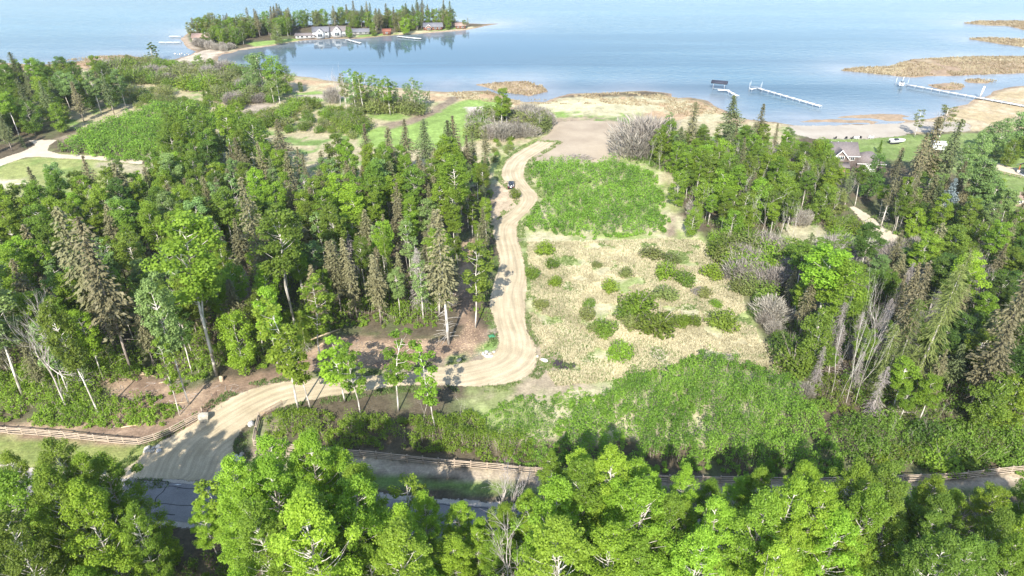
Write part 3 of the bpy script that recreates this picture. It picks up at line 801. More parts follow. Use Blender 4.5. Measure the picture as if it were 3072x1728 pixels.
PROTO = {}
def proto(kind, H, tb, cr, bark, crown_name='crown', trunk_name='trunk'):
    if not isinstance(cr, MB): H = float(np.percentile(np.asarray(cr[0])[:, 2], 99.7))
    tm = tb.mesh(trunk_name, bark, smooth=True)
    cm = mesh_np(crown_name, cr[0], cr[1], [LEAF['mid-green']], tone=cr[2]) if not isinstance(cr, MB) else cr.mesh(crown_name, bark, smooth=True)
    PROTO.setdefault(kind, []).append((H, tm, cm, isinstance(cr, MB)))
for s in range(7):
    proto('big', 18, *broadleaf(100 + s, 18, .26 + .03 * (s % 3), 3.3, 96, 29000, .172, .15, .25, fork=s % 3 == 1, dome=False, cl=(.13, .31)), BARK['aspen'])
for s in range(8):
    proto('aspen', 18, *broadleaf(200 + s, 18, .40 + .06 * (s % 4), 2.7, 34, 9000, .27, .14, .3, fork=s % 4 == 2), BARK['pale' if s % 2 else 'aspen'])
PROTO['birch'] = PROTO['aspen']  # these are aspens too: same meshes under a second key, planted wider
for s in range(5):
    proto('round', 12, *broadleaf(300 + s, 12, .10, 3.5, 38, 8600, .29, .13, .3), BARK['aspen'])
for s in range(4):
    proto('slim', 11, *broadleaf(400 + s, 11, .36, 1.55, 20, 2000, .25, .075, .2), BARK['pale'])
for s in range(4):
    proto('thin', 14, *broadleaf(450 + s, 14, .36, 2.0, 22, 1900, .27, .12, .15), BARK['pale'])
for s in range(11):
    proto('spruce', 20, *conifer(500 + s, 20, 2.1 + .3 * (s % 4), .24 + .05 * (s % 4), width=.33), BARK['spruce'])
for s in range(2):
    proto('tallspruce', 26, *conifer(540 + s, 26, 2.6, .36, dead=1.0, nl=44, width=.33), BARK['pale'])
for s in range(3):
    proto('young', 7, *conifer(560 + s, 7, 1.7, .06, nl=26, width=.38), BARK['spruce'])
for s in range(4):
    proto('deadspruce', 18, *conifer(580 + s, 18, 2.5, .12, dead=1.3, nl=44, thin=True, droop=1.5), BARK['twig'])
for s in range(4):
    proto('bare', 12, *bare(600 + s, 12, .5, 4, .15, 4), BARK['twig'])
for s in range(3):
    proto('snag', 13, *bare(640 + s, 13, .34, 3, .085, 3, .62, .3), BARK['pale'])
for s in range(6):
    proto('shrub', 2.6, *shrub(700 + s, 2.6, 1.7, 1100, .24, 9), BARK['brush'], 'foliage', 'stem')
for s in range(5):
    proto('willow', 4.5, *shrub(740 + s, 4.5, 3.0, 1500, .34, 16, lobes=9), BARK['brush'], 'foliage', 'stem')
for s in range(4):
    proto('greywillow', 4.5, *shrub(780 + s, 4.5, 3.0, 1700, .3, 20, thin=True, lobes=9), BARK['brush'], 'foliage', 'stem')
for s in range(2):
    rng = np.random.default_rng(900 + s)
    tb, cr = broadleaf(900 + s, 9, .06, 1.0, 20, 1800, .36, .12, .5, limbs=False)
    proto('column', 9, tb, cr, BARK['aspen'])

NAMES = {'big': ('leafy_poplar', 'poplar'), 'aspen': ('aspen_tree', 'aspen'), 'birch': ('birch_tree', 'birch'), 'round': ('broadleaf_tree', 'broadleaf tree'), 'slim': ('young_aspen', 'young aspen'), 'thin': ('sparse_aspen', 'sparse aspen'),
         'spruce': ('spruce_tree', 'spruce'), 'tallspruce': ('spruce_tree', 'spruce'), 'young': ('young_spruce', 'young spruce'), 'deadspruce': ('dead_spruce', 'dead spruce'), 'bare': ('bare_tree', 'bare tree'),
         'snag': ('dead_aspen', 'dead aspen'), 'shrub': ('shrub', 'shrub'), 'willow': ('willow_bush', 'willow bush'), 'greywillow': ('leafless_willow', 'leafless willow'), 'column': ('columnar_poplar', 'columnar poplar')}
TREES = []
_used = {}
def plant(kind, X, Y, h, tone, where, label=None, wid=1.0, lean=None, grp=None, z=0.0, var=None):
    L = PROTO[kind]
    i = random.randrange(len(L)) if var is None else var % len(L)
    H, tm, cm, isb = L[i]
    nm, cat = NAMES[kind]
    o = link(nm, None)
    s = h / H
    o.location = (X, Y, z)
    o.scale = (s * wid, s * wid, s)
    rz = random.random() * 6.283
    lx, ly = lean if lean else (random.gauss(0, .022), random.gauss(0, .022))
    o.rotation_euler = (lx, ly, 0)
    a = link(tm.name.split('.')[0], tm, o); b_ = link(cm.name.split('.')[0], cm, o)
    a.rotation_euler = (0, 0, rz); b_.rotation_euler = (0, 0, rz)
    if not isb:
        b_.material_slots[0].link = 'OBJECT'
        b_.material_slots[0].material = LEAF[tone]
    o['category'] = cat
    TREES.append(dict(o=o, kind=kind, tone=tone, h=h, X=X, Y=Y, where=where, label=label, grp=grp, i=i, cat=cat, wid=wid))
    return o
def tree_px(kind, bx, by, ty, tone, label, wid=1.0, lean=None, var=None):     # base seen at (bx, by), top at row ty
    X, Y = G(bx, by)
    h = top_of(bx, ty, X, Y)
    return plant(kind, X, Y, h, tone, None, label, wid, lean, var=var)
def tree_top(kind, tx, ty, Y, tone, label=None, wid=1.0, where=None, var=None):
    X, h = at_depth(tx, ty, Y)
    return plant(kind, X, Y, h, tone, where, label, wid, var=var)

EXCL = [(DRIVE, 1.5)]
class Spots:                       # keeps plants apart
    def __init__(s): s.g = {}
    def ok(s, x, y, r):
        k = (int(x // 6), int(y // 6))
        for i in range(k[0] - 1, k[0] + 2):
            for j in range(k[1] - 1, k[1] + 2):
                for (a, b_, q) in s.g.get((i, j), ()):
                    if (a - x) ** 2 + (b_ - y) ** 2 < ((r + q) / 2) ** 2: return False
        return True
    def add(s, x, y, r): s.g.setdefault((int(x // 6), int(y // 6)), []).append((x, y, r))
SP = Spots()
def scatter(poly, n, r, seed, excl=()):
    P = np.asarray(poly); rng = np.random.default_rng(seed); out = []
    lo, hi = P.min(0), P.max(0)
    c = rng.random((n * 30, 2)) * (hi - lo) + lo
    s = sdf(P, c[:, 0], c[:, 1])
    ok = s > .3
    for q, mg in list(excl) + EXCL:
        ok &= sdf(q, c[:, 0], c[:, 1]) < -mg
    for (x, y), dd in zip(c[ok], s[ok]):
        rr = r * rng.uniform(.8, 1.25)
        if SP.ok(x, y, rr):
            SP.add(x, y, rr); out.append((x, y, dd))
            if len(out) >= n: break
    return out

def pick(rng, table):
    k = list(table); p = np.array([table[q] for q in k], float); return k[rng.choice(len(k), p=p / p.sum())]

# ---------------------------------------------------------------- planting
rng = np.random.default_rng(5)
# the wood to the left of the drive: trees that stand out, base and top read off the photograph
W1 = 'beside the wood chips by the driveway bend'
for a in (
    ('bare', 170, 1030, 740, '', 'big forked grey bare tree leaning at the near corner of the left wood', .7, (0, -.12), 0),
    ('aspen', 252, 1046, 748, 'mid-green', 'slanting white-trunked aspen behind the rail fence, second from the left corner', .8, (.02, -.05), 1),
    ('slim', 452, 1045, 850, 'fresh green', 'slender bent aspen just above the rail fence corner', .8, None, 1),
    ('aspen', 476, 1018, 690, 'blue-green', 'white-trunked aspen behind the fence corner with pale bluish crown', .8, (0, -.02), 1),
    ('aspen', 545, 945, 545, 'fresh green', 'tall twin-trunked aspen with a full crown above the tree stump', 1.25, None, 2),
    ('spruce', 330, 930, 545, 'olive-brown', 'tall olive-brown spruce at the wood edge above the fallen log', 1.0, None, 1),
    ('spruce', 300, 900, 520, 'olive-brown', 'shaggy olive-brown spruce behind the tall spruce above the fallen log', 1.05, None, 2),
    ('tallspruce', 690, 795, 440, 'olive-brown', 'pale-trunked tall spruce with bare lower half inside the left wood', 1.0, None, 0),
    ('aspen', 745, 835, 525, 'mid-green', 'tall white-trunked aspen with forked top in the left wood', 1.2, None, 6),
    ('slim', 752, 1032, 770, 'fresh green', 'tall slim aspen standing alone at the driveway beside the open gate', 1.25, None, 0),
    ('slim', 781, 1030, 830, 'fresh green', 'shorter slim aspen leaning beside the taller one at the open gate', 1.1, (0, -.05), 2),
    ('slim', 868, 1012, 846, 'yellow-green', 'bright small aspen on the verge between gate and driveway bend', 1.7, None, 1),
    ('slim', 908, 1045, 870, 'fresh green', 'small aspen next to the bright one on the driveway verge', 1.3, None, 3),
    ('slim', 1002, 1036, 838, 'fresh green', 'pale green airy aspen in the middle of the driveway verge', 1.3, None, 0),
    ('snag', 1066, 1058, 955, '', 'thin leafless sapling on the driveway verge', .8, None, 0),
    ('slim', 1095, 1086, 880, 'yellow-green', 'sparse aspen in front of the driveway bend', 1.0, None, 2),
    ('snag', 1160, 1055, 985, '', 'short broken white snag in the brush by the driveway', .5, None, 1),
    ('tallspruce', 1130, 866, 528, 'olive-brown', 'tallest lone spruce with long white bare trunk on the wood chips', 1.15, None, 1),
    ('slim', 1196, 826, 610, 'mid-green', 'slim aspen at the wood corner where the driveway straightens', 1.3, None, 1),
    ('aspen', 1150, 618, 388, 'fresh green', 'big aspen with tall white trunk at the edge of the left wood', 1.3, None, 3),
    ('slim', 805, 905, 700, 'fresh green', 'leafy young aspen at the wood edge behind the wood chips', 1.3, None, 3),
    ('aspen', 700, 925, 720, 'yellow-green', 'bright yellow-green aspen sapling at the near edge of the left wood', 1.0, None, 0),
    ('round', 620, 940, 790, 'yellow-green', 'yellow-green bushy tree at the wood edge right of the stump', .9, None, 1),
    ('aspen', 155, 960, 735, 'fresh green', 'leafy green aspen behind the big bare tree', 1.0, None, 2),
    ('aspen', 60, 1000, 640, 'blue-green', 'pale bluish aspen beside the big bare tree at the frame edge', 1.2, None, 4),
    ('snag', 20, 985, 830, '', 'white leaning dead aspen at the near corner of the left wood', .7, (0, -.15), 2),
    ('snag', 75, 985, 850, '', 'short white dead aspen behind the rail fence', .7, (0, -.1), 0),
    ('deadspruce', 385, 890, 700, '', 'grey dead spruce between olive spruces above the fallen log', .9, None, 1),
    ('deadspruce', 980, 740, 570, '', 'grey drooping dead spruce in the middle of the left wood', 1.0, None, 0),
    ('deadspruce', 770, 885, 780, '', 'small grey dead spruce at the wood edge beside the fallen branches', 1.3, None, 2)):
    o = tree_px(a[0], a[1], a[2], a[3], a[4] or 'mid-green', a[5], a[6], a[7], a[8])
    SP.add(o.location.x, o.location.y, 3.4)
for bx in (905, 925, 960, 1000, 1030, 1060):
    pass
LWP = GP([(-260, 1010), (0, 1005), (170, 1020), (250, 990), (330, 930), (470, 950), (560, 938), (680, 925), (780, 868), (850, 818), (960, 822), (1110, 812), (1150, 760), (1150, 700), (1168, 610), (1195, 600), (1200, 700), (1195, 790), (1228, 740), (1222, 690), (1232, 620), (1236, 570), (1232, 500), (1222, 460), (1150, 478), (1000, 500), (800, 492), (600, 472), (480, 450), (425, 505), (350, 562), (200, 562), (0, 602), (-260, 618)])
def lw_zone(px, py):
    if px > 1150 and py > 540: return 'between the chip path and the driveway'
    if py > 830: return 'at the near edge of the left wood'
    if py > 700: return 'just inside the near half of the left wood' if px > 560 else 'among the near-left trunks of the left wood'
    if py < 540: return 'in the spruce belt before the lawn' if px > 700 else 'at the far-left end of the left wood'
    if px < 430: return 'deep in the left wood beyond the bare tree'
    return 'in the deep middle of the left wood' if px < 850 else 'in the left wood nearest the parked car'
for x, y, d in scatter(LWP, 420, 3.05, 21):
    px, py = pix(x, y)
    back = py < 560
    sh = .52 if (back and px > 560) else (.42 if px > 760 else (.34 if px > 560 else .24))
    if px > 1150 and py > 540: sh = .12
    u = rng.random()
    zn = lw_zone(px, py)
    if u < sh:
        if rng.random() < .09: plant('deadspruce', x, y, rng.uniform(11, 18), 'ashen grey', zn)
        else:
            hh = rng.uniform(11, 17) if not (back and d < 3) else rng.uniform(10, 16)
            plant('spruce', x, y, hh, pick(rng, {'olive-brown': 8, 'dark needled': 1}), zn, wid=rng.uniform(.95, 1.3))
    elif u < sh + (.08 if py > 720 else .03): plant('snag', x, y, rng.uniform(10, 15), '', zn, wid=.8)
    elif u < sh + (.2 if py > 720 else .09): plant('thin', x, y, rng.uniform(11, 16), 'blue-green', zn)
    else:
        near_edge = d < 4 and py > 800
        hh = rng.uniform(9, 15) if near_edge else (rng.uniform(9, 15) if px > 1150 else rng.uniform(13, 19))
        plant('slim' if (px > 1150 and py > 540 and rng.random() < .5) else 'aspen', x, y, hh * (.8 if px > 1150 and py > 540 else 1), pick(rng, {'mid-green': 3.2, 'fresh green': 6, 'dark green': .4, 'blue-green': 1.2, 'yellow-green': 1.2}), zn, wid=rng.uniform(.92, 1.3))

# far wood on the left beyond the field
FLW = GP([(-260, 425), (-20, 398), (30, 386), (60, 352), (143, 342), (217, 314), (277, 300), (335, 276), (345, 262), (290, 240), (150, 225), (0, 226), (-260, 236)])
for x, y, d in scatter(FLW, 150, 3.7, 31):
    px, py = pix(x, y); u = rng.random()
    zn = 'in the far wood behind the left field' if px < 150 else 'at the brushy tip of the far wood'
    if px < 70 and py > 350: plant('spruce', x, y, rng.uniform(9, 13), 'dark needled', 'in the dark spruce corner beside the dirt track', wid=1.4)
    elif u < .15: plant('spruce', x, y, rng.uniform(11, 17), pick(rng, {'dark needled': 1, 'olive-brown': 1.3}), zn, wid=1.2)
    elif u < .68: plant('round', x, y, rng.uniform(9, 14), pick(rng, {'mid-green': 3, 'dark green': 2, 'fresh green': 1.3}), zn, wid=1.05)
    else: plant('birch', x, y, rng.uniform(10, 16), pick(rng, {'mid-green': 3, 'dark green': 1.5, 'fresh green': 2, 'blue-green': 2}), zn, wid=1.45)

# brush and trees between the left wood and the lake
MID = 'in the brushy flats below the causeway'
for x, y, d in scatter(GP([(430, 345), (500, 300), (560, 295), (610, 330), (680, 420), (620, 465), (480, 445), (420, 425)]), 34, 3.6, 35):
    u = rng.random()
    plant('aspen' if u < .5 else 'round', x, y, rng.uniform(8, 13), pick(rng, {'fresh green': 3, 'mid-green': 3}), 'in the young trees behind the sapling thicket', wid=1.3)
for a in (('spruce', 72, 232, 158, 'dark needled'), ('spruce', 92, 240, 172, 'olive-brown'), ('spruce', 117, 262, 195, 'dark needled')):
    tree_px(a[0], a[1], a[2], a[3], a[4], {72: 'dark spruce with the highest top at the far shore of the left wood', 92: 'olive spruce beside the dark one at the far left shore', 117: 'nearly black spruce standing before the far left wood'}[a[1]], 1.1)
tree_px('column', 386, 154, 107, 'dark green', 'leftmost of the two columnar poplars by the causeway', 1.7)
tree_px('column', 398, 154, 112, 'dark green', 'rightmost of the two columnar poplars by the causeway', 1.6)
tree_px('snag', 367, 150, 124, '', 'bleached leaning dead trunk beside the two poplars', .35, (0, -.18))
for i, (bx, by, ty, k, tn, wd, lb) in enumerate((
    (325, 168, 137, 'round', 'olive', 1.2, 'olive-green broadleaf tree at the marsh edge left of the two poplars'),
    (505, 178, 137, 'round', 'fresh green', 1.3, 'green rounded tree in front of the causeway'),
    (535, 184, 146, 'round', 'mid-green', 1.0, 'smaller tree right of the green one before the causeway'),
    (640, 240, 140, 'round', 'blue-green', 1.0, 'leftmost tall pale green tree on the bay shore'),
    (668, 245, 132, 'round', 'blue-green', 1.05, 'highest of the tall pale green trees on the bay shore'),
    (698, 246, 140, 'round', 'fresh green', 1.0, 'green tree right of the highest tree on the bay shore'),
    (722, 240, 160, 'round', 'fresh green', 1.1, 'rightmost tree of the tall clump on the bay shore'),
    (706, 268, 190, 'thin', 'olive', 1.9, 'multi-stemmed sparse olive tree beside the bare dirt patch'),
    (690, 262, 205, 'thin', 'olive', 1.5, 'thin tree leaning away from the sparse olive tree'),
    (757, 232, 206, 'round', 'mid-green', 1.1, 'low dark tree above the uprooted stump on the shore lawn'),
    (856, 268, 158, 'bare', '', .8, 'tall leafless tree at the left end of the shore birch clump'),
    (868, 262, 182, 'thin', 'olive', .9, 'brownish thin tree beside the tall leafless one'),
    (888, 268, 172, 'thin', 'blue-green', 1.3, 'pale airy tree in the shore birch clump, second from its left end'),
    (905, 270, 180, 'aspen', 'fresh green', 1.1, 'greenest tree in the shore birch clump'),
    (925, 268, 184, 'thin', 'blue-green', 1.3, 'bluish thin tree behind the shore willow bushes'),
    (950, 280, 190, 'thin', 'blue-green', 1.5, 'wide pale-crowned birch left of the white trunks'),
    (982, 290, 190, 'thin', 'fresh green', 1.4, 'white-trunked birch leaning with green crown on the shore'),
    (968, 286, 200, 'thin', 'blue-green', 1.1, 'thin birch behind the leaning white-trunked birch'),
    (1262, 338, 222, 'aspen', 'fresh green', 1.25, 'bright green aspen rising from the grey willows by the lawn'),
    (1275, 336, 245, 'aspen', 'fresh green', 1.0, 'shorter bright aspen beside the tallest one by the lawn'),
    (1080, 265, 228, 'thin', 'olive', 1.0, 'small thin birch clump at the right end of the shore birches'))):
    o = tree_px(k, bx, by, ty, tn or 'olive', lb, wd)
for i, (bx, ty, tn) in enumerate(((872, 190, 'olive'), (896, 182, 'blue-green'), (915, 188, 'fresh green'), (938, 196, 'blue-green'), (962, 198, 'fresh green'), (990, 205, 'blue-green'), (1028, 208, 'blue-green'), (1046, 196, 'blue-green'), (1058, 204, 'blue-green'))):
    X, Y = G(bx, 276 + i % 3 * 5); plant('thin', X, Y, top_of(bx, ty, X, Y), tn, 'in the shore birch clump', wid=1.25)
for i, bx in enumerate((993, 1003, 1013, 1024, 1032, 1040, 1048, 1056, 1064, 1072)):
    by = 282 - (bx - 993) * .2 + (i % 3) * 3; ty = 205 + (i * 7 % 4) * 8
    X, Y = G(bx, by); plant('snag' if i % 3 else 'thin', X, Y, top_of(bx, ty, X, Y), 'blue-green', 'in the stand of white shore birches', wid=1.7)
for i, bx in enumerate((1205, 1215, 1236, 1242, 1250, 1343, 1350, 1356, 1330, 1225)):
    by = 340 - (i % 3) * 6; ty = 262 + (i * 5 % 4) * 8
    X, Y = G(bx, by); plant('snag', X, Y, top_of(bx, ty, X, Y), '', 'in the grey willow clump left of the dirt clearing', wid=1.2)
EXCL.append((PAD, 1.5))
def brush(poly, n, r, seed, zn, table, hr, tones, kinds=None):
    for x, y, d in scatter(poly, n, r, seed):
        k = pick(rng, table)
        plant(k, x, y, rng.uniform(*hr) * (1 if k != 'shrub' else .75), pick(rng, tones) if k != 'greywillow' else 'grey-brown', zn, wid=rng.uniform(.9, 1.3))
brush(GP([(250, 185), (330, 165), (480, 170), (590, 185), (640, 215), (600, 235), (480, 230), (400, 215), (330, 215), (260, 205)]), 75, 3.9, 41, 'in the grey-green brush before the causeway', {'greywillow': 2, 'willow': 5}, (3.5, 6.0), {'olive': 3, 'mid-green': 1, 'fresh green': 1})
brush(GP([(300, 225), (420, 235), (470, 262), (400, 262), (350, 275), (330, 265)]), 34, 3.8, 42, 'on the scrubby flat beside the far wood', {'willow': 3, 'shrub': 2}, (2.4, 4.2), {'olive': 2, 'mid-green': 1})
brush(GP([(540, 245), (620, 232), (690, 245), (690, 258), (600, 268), (545, 262)]), 26, 3.8, 43, 'at the foot of the tall bay-shore trees', {'willow': 3, 'greywillow': 2}, (3.5, 6.0), {'olive': 2, 'mid-green': 2})
brush(GP([(560, 295), (640, 292), (730, 275), (800, 266), (900, 275), (930, 315), (900, 350), (760, 335), (600, 330)]), 60, 3.4, 44, 'on the dry slope above the spruce belt', {'willow': 3, 'shrub': 3}, (2.2, 4.5), {'olive': 2, 'mid-green': 2, 'fresh green': 1})
brush(GP([(895, 262), (985, 272), (1060, 280), (1060, 290), (960, 288), (900, 276)]), 24, 3.4, 45, 'under the shore birches', {'willow': 3, 'shrub': 1}, (4.0, 6.5), {'olive': 3})
brush(GP([(1190, 310), (1290, 300), (1385, 300), (1380, 330), (1330, 352), (1240, 350), (1195, 350)]), 46, 3.3, 46, 'in the grey willow clump left of the dirt clearing', {'greywillow': 3, 'willow': 4}, (4.0, 6.5), {'olive': 3, 'fresh green': 1})
brush(GP([(1235, 360), (1290, 350), (1300, 372), (1260, 400), (1240, 415)]), 9, 3.0, 47, 'on the green strip between wood and driveway', {'shrub': 3}, (1.8, 2.6), {'fresh green': 1, 'olive': 1})
for bx, by, hh, tn, lb in ((838, 258, 6, 'grey-brown', 'grey leafless willow standing alone on the shore lawn'), (600, 275, 5, 'mid-green', 'bushy green willow left of the bare dirt patch'), (735, 262, 3, 'mid-green', 'low bush by the shore lawn')):
    X, Y = G(bx, by); plant('greywillow' if tn == 'grey-brown' else 'willow', X, Y, hh, tn, None, lb, .9)
for tx, ty, by, k, tn in ((1020, 300, 452, 'spruce', 'olive-brown'), (1072, 300, 455, 'spruce', 'dark needled'), (1148, 290, 462, 'spruce', 'olive-brown'), (1186, 330, 455, 'spruce', 'dark needled'), (1220, 318, 452, 'spruce', 'olive-brown'), (1128, 305, 470, 'spruce', 'dark needled'), (975, 322, 475, 'spruce', 'olive-brown'), (920, 310, 470, 'spruce', 'olive-brown'), (705, 300, 478, 'spruce', 'olive-brown'), (630, 290, 460, 'round', 'mid-green'), (575, 262, 440, 'aspen', 'fresh green'), (480, 255, 425, 'round', 'mid-green'), (430, 300, 440, 'round', 'mid-green'), (520, 285, 440, 'aspen', 'mid-green')):
    X, Y = G(tx, by); X = X + (tx - pix(X, Y, 12)[0]) / 9
    plant(k, X, Y, max(8, top_of(tx, ty, X, Y)), tn, 'at the back of the left wood facing the lawn', wid=1.15)
tree_top('spruce', 208, 392, 158, 'olive-brown', 'tall spruce poking above the left field in front of the track', 1.1)
tree_top('spruce', 300, 408, 156, 'olive-brown', 'brown spruce at the field edge right of the tall one', 1.2)
tree_px('young', 157, 382, 352, 'dark needled', 'small young spruce on the grass island inside the dirt track', .9)
tree_px('young', 62, 372, 340, 'dark needled', 'young spruce at the mouth of the dirt track', 1.0)

# right hand wood behind the young thicket
RW1 = GP([(1578, 402), (1750, 380), (1900, 388), (2010, 408), (2075, 455), (2130, 530), (2060, 560), (1980, 585), (1900, 600), (1840, 620), (1790, 590), (1725, 525), (1712, 470), (1690, 440), (1640, 425)])
def rw_zone(px, py):
    if py < 430: return 'in the lakeside part of the right wood'
    return 'in the right wood facing the young thicket' if px < 1850 else 'in the right wood next to the brown house'
for x, y, d in scatter(RW1, 110, 3.7, 51):
    px, py = pix(x, y); u = rng.random(); zn = rw_zone(px, py)
    if u < .05: plant('spruce', x, y, rng.uniform(11, 14), pick(rng, {'olive-brown': 1, 'dark needled': 1}), zn)
    elif u < .22: plant('snag', x, y, rng.uniform(8, 13), '', zn)
    elif u < .34: plant('greywillow', x, y, rng.uniform(4, 7), 'grey-brown', zn)
    elif u < .7: plant('round', x, y, rng.uniform(8, 12), pick(rng, {'mid-green': 2, 'fresh green': 5, 'yellow-green': 1, 'blue-green': 1}), zn, wid=1.15)
    else: plant('birch', x, y, rng.uniform(8.5, 13), pick(rng, {'mid-green': 2, 'fresh green': 4, 'blue-green': 1.5}), zn, wid=1.4)
for tx, ty, Y, k, tn, lb in ((1750, 254, 205, 'spruce', 'olive-brown', 'olive spruce top rising from the right wood before the reed bed'), (1855, 240, 204, 'spruce', 'dark needled', 'tallest pointed spruce in front of the short dock'), (1916, 262, 203, 'spruce', 'olive-brown', 'blunt spruce top between the short dock and the long white dock'),
                           (1604, 300, 212, 'greywillow', 'grey-brown', 'large grey willow at the corner of the dirt clearing'), (1640, 290, 214, 'greywillow', 'grey-brown', 'grey willow behind the corner one at the dirt clearing'), (1690, 285, 212, 'thin', 'blue-green', 'pale thin tree between grey willows at the dirt clearing'), (1680, 300, 208, 'snag', '', 'dead white trunk at the edge of the right wood by the dirt clearing'),
                           (1715, 320, 200, 'spruce', 'dark needled', 'dark spruce low in the right wood behind the thicket corner')):
    tree_top(k, tx, ty, Y, tn or 'olive', lb, 1.15)
for bx, by, ty, tn, lb in ((1700, 520, 430, 'fresh green', 'low leafy bush tree between mown path and right wood'), (1735, 595, 520, 'fresh green', 'bright bush at the end of the mown path'), (1760, 545, 455, 'fresh green', 'rounded bright tree at the right wood edge')):
    tree_px('round', bx, by, ty, tn, lb, 1.0)
brush(GP([(1790, 600), (1850, 610), (1900, 640), (1960, 640), (2010, 660), (1990, 720), (1930, 760), (1880, 740), (1850, 690), (1810, 650)]), 64, 2.7, 52, 'in the brush between meadow and right wood', {'greywillow': 2, 'willow': 5, 'shrub': 1}, (3.0, 5.6), {'olive': 3, 'mid-green': 2, 'fresh green': 2})
brush(GP([(2060, 640), (2270, 635), (2340, 650), (2300, 700), (2200, 700), (2080, 680)]), 26, 3.0, 53, 'in the grey brush in front of the curving side track', {'greywillow': 5, 'willow': 2}, (3.5, 5.5), {'olive': 3})
brush(GP([(2060, 560), (2140, 560), (2170, 600), (2110, 610)]), 8, 3.2, 54, 'left of the curving side track', {'willow': 3, 'shrub': 1}, (2.5, 4.5), {'fresh green': 1, 'mid-green': 1})
for i, (bx, by, ty) in enumerate(((1905, 480, 385), (1890, 585, 470), (1915, 590, 460), (1960, 610, 490), (2000, 600, 500), (1988, 612, 520), (1880, 520, 400), (1875, 620, 560), (2100, 480, 400))):
    tree_px('snag', bx, by, ty, '', None, .9)
    TREES[-1]['where'] = 'rising from the right wood'

# house grove on the right
HG = GP([(2180, 560), (2230, 530), (2320, 480), (2420, 480), (2480, 520), (2576, 540), (2760, 540), (2760, 660), (2500, 660), (2350, 640), (2285, 610), (2230, 585)])
for x, y, d in scatter(HG, 58, 3.5, 61):
    px, py = pix(x, y); u = rng.random(); zn = 'in the grove between house and curving side track' if px < 2420 else 'in the grove below the small right lawn'
    if u < .3: plant('spruce', x, y, rng.uniform(9, 14), pick(rng, {'olive-brown': 2, 'dark needled': 1}), zn)
    elif u < .8: plant('birch', x, y, rng.uniform(8, 13), pick(rng, {'fresh green': 2, 'blue-green': 2, 'mid-green': 1}), zn, wid=1.3)
    else: plant('round', x, y, rng.uniform(7, 10), pick(rng, {'dark green': 1, 'mid-green': 2}), zn)
for k, bx, by, ty, tn, wd, lb in (
    ('spruce', 2300, 500, 296, 'olive-brown', 1.2, 'tall drooping spruce in front of the bare shore willow'), ('spruce', 2345, 500, 300, 'dark needled', 1.15, 'second tall drooping spruce beside the white shed'), ('spruce', 2275, 520, 330, 'olive-brown', 1.1, 'olive spruce left of the two tall drooping spruces'),
    ('tallspruce', 2215, 570, 410, 'olive-brown', 1.0, 'brown spruce with bare pale trunk at the curving track'), ('tallspruce', 2260, 578, 420, 'olive-brown', .9, 'leaning pale-trunked spruce at the curving track'), ('snag', 2245, 585, 440, '', .5, 'white dead trunk beside the curving track'),
    ('spruce', 2320, 560, 440, 'olive-brown', 1.6, 'broad shaggy brown spruce behind the yellow-green bush'), ('spruce', 2358, 585, 450, 'silver-blue', 1.0, 'silver-blue spruce in the right grove'), ('round', 2290, 600, 520, 'yellow-green', .9, 'yellow-green bush at the bend of the side track'), ('round', 2325, 598, 530, 'yellow-green', .8, 'second yellow-green bush beside the silver-blue spruce'),
    ('round', 2180, 500, 385, 'dark green', .9, 'dark green tree in front of the garage roof'), ('bare', 2125, 520, 420, '', .9, 'bare forked tree below the house gable'), ('bare', 2060, 500, 385, '', .6, 'pale bare tree left of the house'), ('round', 2100, 540, 470, 'olive', 1.1, 'olive tree below the house porch'),
    ('round', 2088, 470, 398, 'fresh green', .9, 'leafy green tree directly below the house gable'), ('birch', 2150, 520, 418, 'mid-green', 1.3, 'slim green tree between house porch and dark green garage tree'), ('spruce', 2240, 480, 372, 'olive-brown', 1.1, 'olive spruce at the right corner of the garage roof'), ('round', 2050, 450, 355, 'fresh green', 1.0, 'leafy green tree left of the house roof'), ('round', 2065, 470, 380, 'mid-green', 1.0, 'mid-green tree hiding the left house corner'),
    ('young', 2210, 385, 352, 'mid-green', .8, 'small young conifer on the lawn behind the garage'), ('round', 2450, 420, 330, 'blue-green', 1.0, 'pale green lawn tree right of the white shed'), ('aspen', 2410, 440, 360, 'blue-green', 1.4, 'pale aspen in front of the white shed lawn'), ('round', 2330, 450, 395, 'yellow-green', .9, 'yellow-green flowering bush in front of the white shed'), ('aspen', 2455, 560, 430, 'blue-green', 1.5, 'tall pale green tree beside the small right lawn'), ('aspen', 2420, 560, 400, 'blue-green', 1.5, 'pale willow-like tree left of the small right lawn'), ('spruce', 2440, 560, 420, 'dark needled', 1.0, 'dark spruce between pale trees near the right lawn'),
    ('bare', 2345, 348, 258, '', 1.35, 'big spreading bare willow on the beach'), ('thin', 2360, 352, 265, 'olive', 2.2, 'thinly leafed willow leaning beside the bare beach willow'), ('thin', 2300, 345, 275, 'olive', 1.6, 'small leafing willow at the beach left of the bare one'),
    ('round', 2500, 395, 300, 'blue-green', 1.3, 'big pale willow tree at the shore near the gazebo'), ('round', 2550, 390, 285, 'blue-green', 1.4, 'biggest pale willow tree at the right shore'), ('round', 2590, 400, 300, 'mid-green', 1.4, 'green willow at the frame edge on the right shore'), ('round', 2465, 385, 320, 'blue-green', 1.1, 'smaller pale willow left of the big shore willows'), ('round', 2530, 420, 350, 'mid-green', 1.1, 'green tree behind the gazebo fence')):
    tree_px(k, bx, by, ty, tn or 'olive', lb, wd)

